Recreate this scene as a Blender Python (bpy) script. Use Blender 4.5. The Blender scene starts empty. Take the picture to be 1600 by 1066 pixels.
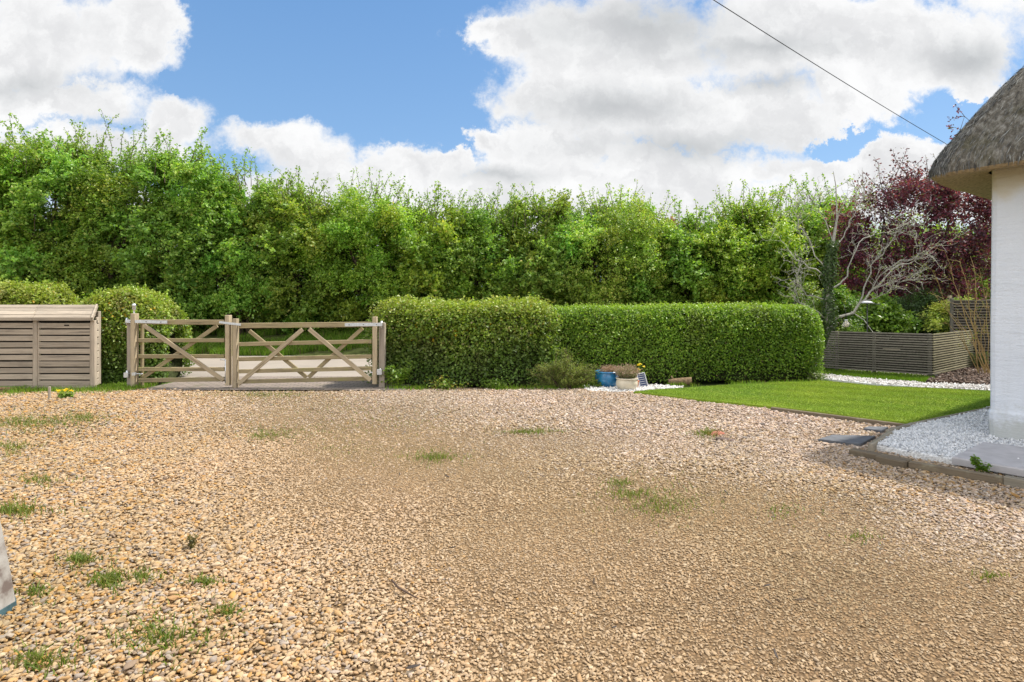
import bpy, math, random
import numpy as np
from mathutils import Vector, Matrix, Quaternion

# ------------------------------------------------------------------ camera, sky, sun, exposure
scene = bpy.context.scene
COL = scene.collection
F, HX, HY, CAMZ = 900.0, 800.0, 478.0, 1.5          # focal length and horizon of the 1600 px photograph
cam = bpy.data.cameras.new("camera"); cam_o = bpy.data.objects.new("camera", cam); COL.objects.link(cam_o)
cam_o.location = (0, 0, CAMZ); cam_o.rotation_euler = (math.radians(90), 0, 0)
cam.sensor_width = 36; cam.lens = 36 * F / 1600; cam.shift_y = -(533 - HY) / 1600
cam.clip_start = 0.05; cam.clip_end = 2000
scene.camera = cam_o
scene.view_settings.view_transform = 'Standard'; scene.view_settings.look = 'None'
scene.view_settings.gamma = 1; scene.view_settings.use_curve_mapping = False
scene.view_settings.exposure = 0.74
scene.cycles.use_denoising = True
scene.cycles.max_bounces = 8; scene.cycles.diffuse_bounces = 4; scene.cycles.transmission_bounces = 6
scene.cycles.transparent_max_bounces = 8

SUN_AZ = Vector((0.92, 0.385, 0)).normalized(); SUN_EL = math.radians(57)
SUN_DIR = (SUN_AZ * math.cos(SUN_EL) + Vector((0, 0, math.sin(SUN_EL)))).normalized()
sun = bpy.data.lights.new("sun", 'SUN'); sun.energy = 4.0; sun.angle = math.radians(2.0); sun.color = (1.0, 0.945, 0.86)
sun_o = bpy.data.objects.new("sun", sun); COL.objects.link(sun_o)
sun_o.rotation_euler = SUN_DIR.to_track_quat('Z', 'Y').to_euler(); sun_o.location = (20, -20, 30)


class NT:
    """short-hand for building node trees"""
    def __init__(s, tree): s.t = tree; s.n = tree.nodes; s.l = tree.links
    def new(s, kind, **kw):
        n = s.n.new(kind)
        for k, v in kw.items(): setattr(n, k, v)
        return n
    def put(s, sock, v):
        if isinstance(v, bpy.types.NodeSocket): s.l.new(v, sock)
        elif v is not None: sock.default_value = v
    def math(s, op, a, b=None, c=None, clamp=False):
        n = s.new('ShaderNodeMath', operation=op, use_clamp=clamp)
        s.put(n.inputs[0], a)
        if b is not None: s.put(n.inputs[1], b)
        if c is not None: s.put(n.inputs[2], c)
        return n.outputs[0]
    def vec(s, op, a, b=None, scale=None):
        n = s.new('ShaderNodeVectorMath', operation=op)
        s.put(n.inputs[0], a)
        if b is not None: s.put(n.inputs[1], b)
        if scale is not None: s.put(n.inputs['Scale'], scale)
        return n.outputs['Value'] if op in ('LENGTH', 'DOT_PRODUCT') else n.outputs[0]
    def noise(s, vec, scale, detail=3, rough=0.55, dist=0.0, col=False, dims='3D'):
        n = s.new('ShaderNodeTexNoise', noise_dimensions=dims)
        s.put(n.inputs['Vector'], vec); n.inputs['Scale'].default_value = scale
        n.inputs['Detail'].default_value = detail; n.inputs['Roughness'].default_value = rough
        n.inputs['Distortion'].default_value = dist
        return n.outputs['Color'] if col else n.outputs['Fac']
    def voronoi(s, vec, scale, out='Distance', feature='F1', rand=1.0):
        n = s.new('ShaderNodeTexVoronoi', feature=feature)
        s.put(n.inputs['Vector'], vec); n.inputs['Scale'].default_value = scale
        n.inputs['Randomness'].default_value = rand
        return n.outputs[out]
    def ramp(s, fac, stops, interp='LINEAR'):
        n = s.new('ShaderNodeValToRGB'); n.color_ramp.interpolation = interp
        e = n.color_ramp.elements
        while len(e) < len(stops): e.new(0.5)
        for i, (p, c) in enumerate(stops):
            e[i].position = p; e[i].color = (c[0], c[1], c[2], 1) if not isinstance(c, (int, float)) else (c, c, c, 1)
        s.put(n.inputs[0], fac); return n.outputs[0]
    def mix(s, fac, a, b, blend='MIX'):
        n = s.new('ShaderNodeMix', data_type='RGBA', blend_type=blend)
        s.put(n.inputs[0], fac)
        for sock, v in ((n.inputs[6], a), (n.inputs[7], b)):
            if isinstance(v, (tuple, list)) and len(v) == 3: v = (*v, 1)
            s.put(sock, v)
        return n.outputs[2]
    def smooth(s, x, a, b):
        n = s.new('ShaderNodeMapRange', interpolation_type='SMOOTHSTEP')
        s.put(n.inputs[0], x); n.inputs[1].default_value = a; n.inputs[2].default_value = b
        return n.outputs[0]


def make_world():
    w = bpy.data.worlds.new("World"); scene.world = w; w.use_nodes = True
    t = NT(w.node_tree); t.n.clear()
    out = t.new('ShaderNodeOutputWorld'); bg = t.new('ShaderNodeBackground')
    sky = t.new('ShaderNodeTexSky', sky_type='NISHITA'); sky.sun_disc = False
    sky.sun_elevation = SUN_EL; sky.sun_rotation = math.atan2(SUN_AZ.x, SUN_AZ.y)
    sky.air_density = 1.1; sky.dust_density = 0.5; sky.ozone_density = 1.6
    skyc = t.vec('MULTIPLY', t.vec('SCALE', sky.outputs[0], scale=0.113), (0.86, 0.93, 1.0))
    zs = t.new('ShaderNodeSeparateXYZ'); t.put(zs.inputs[0], t.new('ShaderNodeTexCoord').outputs['Generated'])
    skyc = t.mix(0.66, skyc, t.ramp(zs.outputs[2], [(.10, (0.19, 0.315, 0.475)), (.28, (0.130, 0.255, 0.445)), (.50, (0.082, 0.200, 0.405))]))
    tc = t.new('ShaderNodeTexCoord'); d = tc.outputs['Generated']
    sep = t.new('ShaderNodeSeparateXYZ'); t.put(sep.inputs[0], d)
    x, y, z = sep.outputs
    ys = t.math('MAXIMUM', y, 0.12)
    u = t.math('DIVIDE', x, ys); v = t.math('DIVIDE', z, ys)
    cmb = t.new('ShaderNodeCombineXYZ'); t.put(cmb.inputs[0], u); t.put(cmb.inputs[1], v)
    uv = cmb.outputs[0]
    # puffy distortion of the cloud outlines
    n1 = t.vec('SUBTRACT', t.noise(uv, 5.5, 12, 0.68, col=True), (0.5, 0.5, 0.5))
    uvd = t.vec('ADD', uv, t.vec('MULTIPLY', n1, (0.26, 0.20, 0)))
    def blobs(lst, src):
        acc = None
        for px, py, rx, ry in lst:
            c = ((px - HX) / F, (HY - py) / F, 0)
            q = t.vec('MULTIPLY', t.vec('SUBTRACT', src, c), (F / rx, F / ry, 0))
            e = t.math('SUBTRACT', 1.0, t.vec('LENGTH', q))
            acc = e if acc is None else t.math('MAXIMUM', acc, e)
        return acc
    body = blobs([(60, 60, 190, 120), (205, 50, 85, 80), (90, 160, 190, 50), (275, 185, 90, 60), (440, 225, 120, 40), (480, 250, 90, 45),
                  (150, 230, 260, 45), (640, 275, 130, 50), (560, 300, 220, 55), (700, 255, 60, 25),
                  (960, 60, 260, 110), (1280, 60, 330, 110), (880, 150, 140, 70), (1100, 170, 330, 75), (860, 225, 140, 55),
                  (1000, 270, 330, 55), (1200, 195, 190, 60), (1330, 160, 110, 60), (1480, 60, 140, 90), (1430, 245, 110, 40), (1330, 275, 220, 40),
                  (760, 210, 50, 30), (800, 60, 90, 60), (800, 330, 1200, 70), (-300, 150, 350, 200), (1700, -60, 300, 170), (1000, -260, 700, 180),
                  (-200, -350, 500, 200)], uvd)
    holes = blobs([(1300, 235, 75, 26), (1545, 165, 75, 45), (270, 118, 22, 16)], uvd)
    fb = t.math('SUBTRACT', t.noise(uv, 7, 12, 0.66), 0.5)
    dens = t.math('ADD', t.math('SUBTRACT', body, t.math('MULTIPLY', t.math('MAXIMUM', holes, 0.0), 1.4)), t.math('MULTIPLY', fb, 1.05))
    soft = t.math('ADD', 0.24, t.math('MULTIPLY', t.smooth(t.noise(uv, 2.3, 3), 0.35, 0.7), 0.38))
    cl_front = t.smooth(t.math('DIVIDE', dens, soft), 0.0, 1.0)
    # thin wisps in the blue
    wisp = t.math('MULTIPLY', t.smooth(t.noise(t.vec('MULTIPLY', uvd, (1.0, 1.6, 1)), 7.5, 8, 0.6), 0.66, 0.85), 0.35)
    cl_front = t.math('MAXIMUM', cl_front, wisp)
    # clouds of the unseen sky behind the camera, thickened as fill light
    cl_back = t.smooth(t.noise(t.vec('MULTIPLY', d, (1, 1, 2.0)), 2.2, 6, 0.55), 0.36, 0.50)
    front = t.smooth(y, 0.12, 0.3)
    cm = t.new('ShaderNodeMix', data_type='FLOAT'); t.put(cm.inputs[0], front); t.put(cm.inputs[2], cl_back); t.put(cm.inputs[3], cl_front)
    mask = cm.outputs[0]
    # grey undersides
    uvg = t.vec('ADD', uv, t.vec('MULTIPLY', n1, (0.16, 0.10, 0)))
    grey = blobs([(1010, 35, 300, 85), (950, 165, 230, 55), (1050, 225, 300, 45), (1500, 90, 160, 50), (1180, 75, 260, 40), (40, 130, 160, 40), (60, 250, 220, 40), (780, 275, 120, 25),
                  (1200, 130, 120, 30), (1000, -200, 600, 150)], uvg)
    g = t.math('ADD', grey, t.math('MULTIPLY', t.math('SUBTRACT', t.noise(uv, 6, 8, 0.6), 0.5), 1.0))
    gs = t.smooth(g, -0.05, 1.30)
    ccol = t.mix(gs, (0.595, 0.597, 0.60), (0.335, 0.35, 0.36))
    up = t.vec('ADD', uvd, (0.020, 0.030, 0))
    rl = t.math('SUBTRACT', t.noise(uvd, 6, 9, 0.60), t.noise(up, 6, 9, 0.60))
    shade = t.smooth(rl, -0.13, 0.16)
    thin = t.smooth(dens, 0.05, 0.75)
    ccol = t.mix(t.math('MULTIPLY', t.math('MULTIPLY', t.math('SUBTRACT', 1.0, shade), thin), 0.42), ccol, (0.30, 0.305, 0.32))
    ccol = t.mix(front, (1.05, 1.04, 1.03), ccol)      # unseen clouds behind the camera, brightened to fill the shaded fronts
    colr = t.mix(mask, skyc, ccol)
    t.put(bg.inputs[0], colr); bg.inputs[1].default_value = 1.0
    t.l.new(bg.outputs[0], out.inputs[0])
make_world()

rng = np.random.default_rng(7)
R = random.Random(5)


# ------------------------------------------------------------------ placement helpers
def G(px, py, z=0.0):
    """the point on the level z that shows at a pixel of the photograph"""
    d = (CAMZ - z) * F / (py - HY)
    return Vector(((px - HX) / F * d, d, z))
def P(px, py, d):
    return Vector(((px - HX) / F * d, d, CAMZ + (HY - py) / F * d))


# ------------------------------------------------------------------ object helpers
def tag(o, label=None, cat=None, group=None, kind=None):
    if label: o['label'] = label
    if cat: o['category'] = cat
    if group: o['group'] = group
    if kind: o['kind'] = kind
    return o
def empty(name, loc, rz=0.0):
    o = bpy.data.objects.new(name, None); COL.objects.link(o)
    o.location = loc; o.rotation_euler = (0, 0, rz); o.empty_display_size = 0.1
    return o
def link(name, me, mat=None, parent=None, loc=None, rot=None):
    if mat is not None:
        for m in (mat if isinstance(mat, (list, tuple)) else [mat]): me.materials.append(m)
    o = bpy.data.objects.new(name, me); COL.objects.link(o)
    if loc is not None: o.location = loc
    if rot is not None: o.rotation_euler = rot
    if parent is not None: o.parent = parent
    return o
def np_mesh(name, V, faces, smooth=False, tint=None, uv=None):
    """mesh from arrays; faces is one (n,k) array or a list of them"""
    V = np.asarray(V, dtype=np.float32)
    fl = faces if isinstance(faces, list) else [faces]
    fl = [np.asarray(f, dtype=np.int32) for f in fl if len(f)]
    me = bpy.data.meshes.new(name)
    me.vertices.add(len(V)); me.vertices.foreach_set("co", V.ravel())
    li = np.concatenate([f.ravel() for f in fl]); tot = np.concatenate([np.full(len(f), f.shape[1], np.int32) for f in fl])
    me.loops.add(len(li)); me.loops.foreach_set("vertex_index", li)
    me.polygons.add(len(tot)); st = np.zeros(len(tot), np.int32); st[1:] = np.cumsum(tot)[:-1]
    me.polygons.foreach_set("loop_start", st); me.polygons.foreach_set("loop_total", tot)
    if smooth: me.polygons.foreach_set("use_smooth", np.ones(len(tot), bool))
    if tint is not None:
        a = me.attributes.new("tint", 'FLOAT_COLOR', 'POINT')
        c = np.ones((len(V), 4), np.float32); c[:, :3] = tint; a.data.foreach_set("color", c.ravel())
    me.update(calc_edges=True); me.validate()
    return me

class MB:
    """collects boxes, tubes and lathes into one mesh"""
    def __init__(s): s.v = []; s.f = []; s.n = 0; s.sm = []
    def add(s, V, faces, smooth=False):
        s.v.extend([tuple(p) for p in V]); s.f.extend([tuple(i + s.n for i in f) for f in faces]); s.sm.extend([smooth] * len(faces)); s.n += len(V)
    def box(s, c, size, M=None, bev=0.004):
        hx, hy, hz = (max(q / 2, 1e-4) for q in size); b = min(bev, hx * .45, hy * .45, hz * .45)
        V = []
        idx = {}
        for sx in (-1, 1):
            for sy in (-1, 1):
                for sz in (-1, 1):
                    for ax in range(3):
                        p = [sx * (hx - b), sy * (hy - b), sz * (hz - b)]
                        p[ax] = (sx * hx, sy * hy, sz * hz)[ax]
                        idx[(sx, sy, sz, ax)] = len(V); V.append(Vector(p))
        Fs = []
        for ax in range(3):
            o1, o2 = [(1, 2), (2, 0), (0, 1)][ax]
            for sg in (-1, 1):
                q = []
                for a, bb in ((-1, -1), (1, -1), (1, 1), (-1, 1)):
                    k = [0, 0, 0]; k[ax] = sg; k[o1] = a; k[o2] = bb; q.append(idx[(*k, ax)])
                Fs.append(q if sg > 0 else q[::-1])
        for ax in range(3):
            o1, o2 = [(1, 2), (2, 0), (0, 1)][ax]
            for a in (-1, 1):
                for bb in (-1, 1):
                    k0 = [0, 0, 0]; k0[o1] = a; k0[o2] = bb; k1 = list(k0); k0[ax] = -1; k1[ax] = 1
                    q = [idx[(*k0, o1)], idx[(*k1, o1)], idx[(*k1, o2)], idx[(*k0, o2)]]
                    Fs.append(q if a * bb < 0 else q[::-1])
        for sx in (-1, 1):
            for sy in (-1, 1):
                for sz in (-1, 1):
                    q = [idx[(sx, sy, sz, 0)], idx[(sx, sy, sz, 1)], idx[(sx, sy, sz, 2)]]
                    Fs.append(q if sx * sy * sz > 0 else q[::-1])
        c = Vector(c)
        V = [(M @ p if M is not None else p) + c for p in V]
        s.add(V, Fs); return s
    def beam(s, p0, p1, w, h, bev=0.004, up=Vector((0, 0, 1))):
        p0, p1 = Vector(p0), Vector(p1); x = (p1 - p0); L = x.length; x.normalize()
        if abs(x.dot(up)) > .99: up = Vector((0, 1, 0))
        y = up.cross(x).normalized(); z = x.cross(y)
        M = Matrix((x, y, z)).transposed()
        return s.box((p0 + p1) / 2, (L, w, h), M, bev)
    def tube(s, pts, rad, seg=8, cap=True):
        pts = [Vector(p) for p in pts]; n = len(pts)
        rad = [rad] * n if isinstance(rad, (int, float)) else rad
        V, Fs = [], []; prev = None
        for i, p in enumerate(pts):
            tdir = (pts[min(i + 1, n - 1)] - pts[max(i - 1, 0)]).normalized()
            a = prev if prev is not None else (Vector((0, 0, 1)) if abs(tdir.z) < .9 else Vector((1, 0, 0)))
            a = (a - tdir * a.dot(tdir))
            if a.length < 1e-5: a = Vector((1, 0, 0)).cross(tdir)
            a.normalize(); prev = a; b = tdir.cross(a)
            for k in range(seg):
                an = 2 * math.pi * k / seg; V.append(p + (a * math.cos(an) + b * math.sin(an)) * rad[i])
        for i in range(n - 1):
            for k in range(seg):
                k2 = (k + 1) % seg; Fs.append((i * seg + k, i * seg + k2, (i + 1) * seg + k2, (i + 1) * seg + k))
        s.add(V, Fs, True)
        if cap:
            s.f.append(tuple(s.n - len(V) + k for k in range(seg))[::-1]); s.sm.append(False)
            s.f.append(tuple(s.n - seg + k for k in range(seg))); s.sm.append(False)
        return s
    def lathe(s, prof, seg=32, c=(0, 0, 0)):
        V = [(c[0] + r * math.cos(2 * math.pi * k / seg), c[1] + r * math.sin(2 * math.pi * k / seg), c[2] + z) for r, z in prof for k in range(seg)]
        Fs = [(i * seg + k, i * seg + (k + 1) % seg, (i + 1) * seg + (k + 1) % seg, (i + 1) * seg + k) for i in range(len(prof) - 1) for k in range(seg)]
        s.add(V, Fs, True); return s
    def build(s, name, mat, parent=None, loc=None, rot=None):
        me = bpy.data.meshes.new(name); me.from_pydata(s.v, [], s.f)
        me.polygons.foreach_set("use_smooth", s.sm); me.update(); me.validate()
        return link(name, me, mat, parent, loc, rot)

def board(name, p0, p1, w, h, mat, parent=None, bev=0.005, flat=True):
    """a wooden member whose own X axis runs along its grain"""
    p0, p1 = Vector(p0), Vector(p1); x = p1 - p0; L = x.length; x.normalize()
    up = Vector((0, 0, 1)) if abs(x.z) < .99 else Vector((0, 1, 0))
    y = up.cross(x).normalized(); z = x.cross(y)
    o = MB().box((0, 0, 0), (L, w, h), None, bev).build(name, mat, parent)
    o.rotation_euler = Matrix((x, y, z)).transposed().to_euler(); o.location = (p0 + p1) / 2
    return o


# ------------------------------------------------------------------ materials
def material(name):
    m = bpy.data.materials.new(name); m.use_nodes = True
    t = NT(m.node_tree); b = m.node_tree.nodes['Principled BSDF']
    return m, t, b
def simple(name, col, rough=.6, metal=0.0, var=.15, scale=30, bump=0.0, spec=.4):
    m, t, b = material(name)
    tc = t.new('ShaderNodeTexCoord'); n = t.noise(tc.outputs['Object'], scale, 4)
    lo = tuple(c * (1 - var) for c in col); hi = tuple(min(1, c * (1 + var)) for c in col)
    t.put(b.inputs['Base Color'], t.ramp(n, [(.3, lo), (.7, hi)]))
    b.inputs['Roughness'].default_value = rough; b.inputs['Metallic'].default_value = metal; b.inputs['Specular IOR Level'].default_value = spec
    if bump:
        bp = t.new('ShaderNodeBump'); bp.inputs['Strength'].default_value = bump; bp.inputs['Distance'].default_value = .01
        t.put(bp.inputs['Height'], n); t.put(b.inputs['Normal'], bp.outputs[0])
    return m
def wood(name, base, dark, lichen=None, lich_amt=.5, grain=(1.6, 34, 34), rough=.85):
    m, t, b = material(name)
    tc = t.new('ShaderNodeTexCoord'); oi = t.new('ShaderNodeObjectInfo')
    off = t.vec('ADD', tc.outputs['Object'], t.vec('SCALE', (13.1, 7.7, 5.3), scale=oi.outputs['Random']))
    ge = t.new('ShaderNodeNewGeometry'); off = t.vec('ADD', off, t.vec('SCALE', (3.1, 9.7, 4.3), scale=ge.outputs['Random Per Island']))
    g = t.noise(t.vec('MULTIPLY', off, grain), 1.0, 6, .65, .6)
    w = t.noise(off, 2.6, 4, .6)
    c = t.ramp(g, [(.30, dark), (.43, base), (.60, tuple(min(1, x * 1.25) for x in base)), (.8, tuple(x * .70 for x in base))])
    c = t.mix(t.math('MULTIPLY', t.smooth(w, .5, .75), .45), c, tuple(x * .62 for x in base))
    v = t.math('ADD', .70, t.math('ADD', t.math('MULTIPLY', oi.outputs['Random'], .25), t.math('MULTIPLY', ge.outputs['Random Per Island'], .38)))
    vm = t.new('ShaderNodeCombineXYZ')
    for i in range(3): t.put(vm.inputs[i], v)
    c = t.mix(1.0, c, vm.outputs[0], 'MULTIPLY')
    if lichen:
        l = t.smooth(t.noise(off, 5.5, 6, .7), .56 - .12 * lich_amt, .80 - .1 * lich_amt)
        c = t.mix(t.math('MULTIPLY', l, lich_amt), c, lichen)
    t.put(b.inputs['Base Color'], c); b.inputs['Roughness'].default_value = rough; b.inputs['Specular IOR Level'].default_value = .25
    bp = t.new('ShaderNodeBump'); bp.inputs['Strength'].default_value = .5; bp.inputs['Distance'].default_value = .004
    t.put(bp.inputs['Height'], g); t.put(b.inputs['Normal'], bp.outputs[0])
    return m
def leaf_mat(name, trans=.35, rough=.5, spec=.35):
    m = bpy.data.materials.new(name); m.use_nodes = True
    t = NT(m.node_tree); b = m.node_tree.nodes['Principled BSDF']; out = m.node_tree.nodes['Material Output']
    a = t.new('ShaderNodeAttribute'); a.attribute_name = "tint"
    t.put(b.inputs['Base Color'], a.outputs['Color']); b.inputs['Roughness'].default_value = rough; b.inputs['Specular IOR Level'].default_value = spec
    tr = t.new('ShaderNodeBsdfTranslucent')
    t.put(tr.inputs[0], t.mix(1.0, a.outputs['Color'], (1.25, 1.35, .6), 'MULTIPLY'))
    mx = t.new('ShaderNodeMixShader'); mx.inputs[0].default_value = trans
    t.l.new(b.outputs[0], mx.inputs[1]); t.l.new(tr.outputs[0], mx.inputs[2]); t.l.new(mx.outputs[0], out.inputs[0])
    return m
M = {}
M['leaf'] = leaf_mat('leaf', .42, .45, .4)
M['leaf_gloss'] = leaf_mat('glossy_leaf', .36, .42, .4)
M['grass'] = leaf_mat('grass_blade', .35, .55, .25)
M['dry'] = leaf_mat('dry_stem', .2, .7, .15)
M['bark'] = simple('bark', (.10, .075, .05), .9, var=.5, scale=14, bump=.6, spec=.2)
M['pale_bark'] = simple('lichen_bark', (.36, .345, .30), .9, var=.4, scale=22, bump=.5, spec=.2)
M['cane'] = simple('cane_stem', (.34, .24, .10), .7, var=.35, scale=12, spec=.3)
M['twig'] = simple('twig', (.09, .06, .045), .9, var=.4, scale=20, spec=.2)
M['hedge_core'] = simple('hedge_inner_twigs', (.035, .042, .016), .95, var=.6, scale=18, bump=.8, spec=.1)
M['gate_wood'] = wood('gate_wood', (.275, .222, .13), (.12, .10, .06), (.235, .24, .065), .65)
M['gate_stile'] = wood('gate_stile_wood', (.37, .30, .20), (.19, .135, .085), (.29, .27, .11), .4)
M['post_wood'] = wood('post_wood', (.31, .265, .215), (.17, .14, .11), (.30, .29, .14), .35)
M['store_wood'] = wood('store_wood', (.37, .31, .24), (.19, .16, .13), (.30, .28, .24), .35)
M['slat_wood'] = wood('slat_wood', (.165, .152, .125), (.075, .068, .055), (.20, .20, .13), .4)  # shade on the fence's left face is put into this darker colour
M['screen_wood'] = wood('screen_wood', (.13, .112, .09), (.06, .05, .04), (.16, .15, .11), .3)
M['slat_sunlit'] = wood('sunlit_slat_wood', (.29, .26, .16), (.14, .12, .07), (.28, .27, .13), .5)  # lighter copy for the right face: sunlight put into the colour, plus lichen
M['sleeper'] = wood('sleeper_wood', (.15, .118, .08), (.085, .065, .045), (.30, .28, .19), .5)
M['edging'] = wood('edging_wood', (.25, .22, .17), (.17, .145, .11), (.24, .25, .13), .4)
M['steel'] = simple('galvanised_steel', (.60, .62, .64), .38, .75, .12, 25)
M['dark_gap'] = simple('gap_shade_and_fittings', (.03, .027, .024), .95, spec=.05)  # near-black colour standing in for shade behind slats; also on handle and rail


# ------------------------------------------------------------------ noise, leaves, branches
class SineNoise:
    def __init__(s, seed, freq, n=7):
        r = np.random.default_rng(seed)
        k = r.normal(size=(n, 3)); k /= np.linalg.norm(k, axis=1)[:, None]
        s.k = k * freq * r.uniform(.6, 1.7, (n, 1)); s.p = r.uniform(0, 6.28, n)
    def __call__(s, p):
        return np.sin(p @ s.k.T + s.p).mean(1) * 1.6
def unit(a): return a / np.maximum(np.linalg.norm(a, axis=-1, keepdims=True), 1e-9)
def leaf_arrays(C, N, size, tint, rg, aspect=.6, fold=.12, T=None):
    """small folded two-triangle leaves centred at C facing N"""
    n = len(C); N = unit(N)
    t = unit(np.cross(N, rg.normal(size=(n, 3)))) if T is None else unit(T - N * (T * N).sum(1)[:, None])
    b = np.cross(N, t); L = size[:, None]
    V = np.empty((n, 4, 3)); V[:, 0] = C - t * L * .5; V[:, 2] = C + t * L * .5
    V[:, 1] = C + b * L * aspect * .5 + N * fold * L; V[:, 3] = C - b * L * aspect * .5 + N * fold * L
    i = np.arange(n)[:, None] * 4
    Fc = np.concatenate([i + [[0, 1, 2]], i + [[0, 2, 3]]])
    return V.reshape(-1, 3), Fc, np.repeat(tint, 4, axis=0)
def palette(cols, w, n, rg, jitter=.18):
    cols = np.array(cols); k = rg.choice(len(cols), n, p=np.array(w) / np.sum(w))
    return cols[k] * (1 + rg.uniform(-jitter, jitter, (n, 1)))
def polytube(lines, seg=5):
    mb = MB()
    for pts, rad in lines: mb.tube(pts, rad, seg, cap=False)
    return mb
def wander(p0, p1, n, amt, rg, r0, r1, sag=0.0):
    p0, p1 = np.array(p0, float), np.array(p1, float); L = np.linalg.norm(p1 - p0)
    o = np.cumsum(rg.normal(size=(n, 3)), 0); o -= np.linspace(0, 1, n)[:, None] * o[-1] + (1 - np.linspace(0, 1, n))[:, None] * o[0]
    f = np.linspace(0, 1, n)
    pts = p0 + (p1 - p0) * f[:, None] + o * amt * L / n
    pts[:, 2] += sag * L * 4 * f * (1 - f)
    return pts, list(r0 + (r1 - r0) * f)

HAW = [(.255, .355, .042), (.325, .415, .052), (.180, .285, .036), (.415, .470, .070), (.45, .41, .08)]

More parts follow.
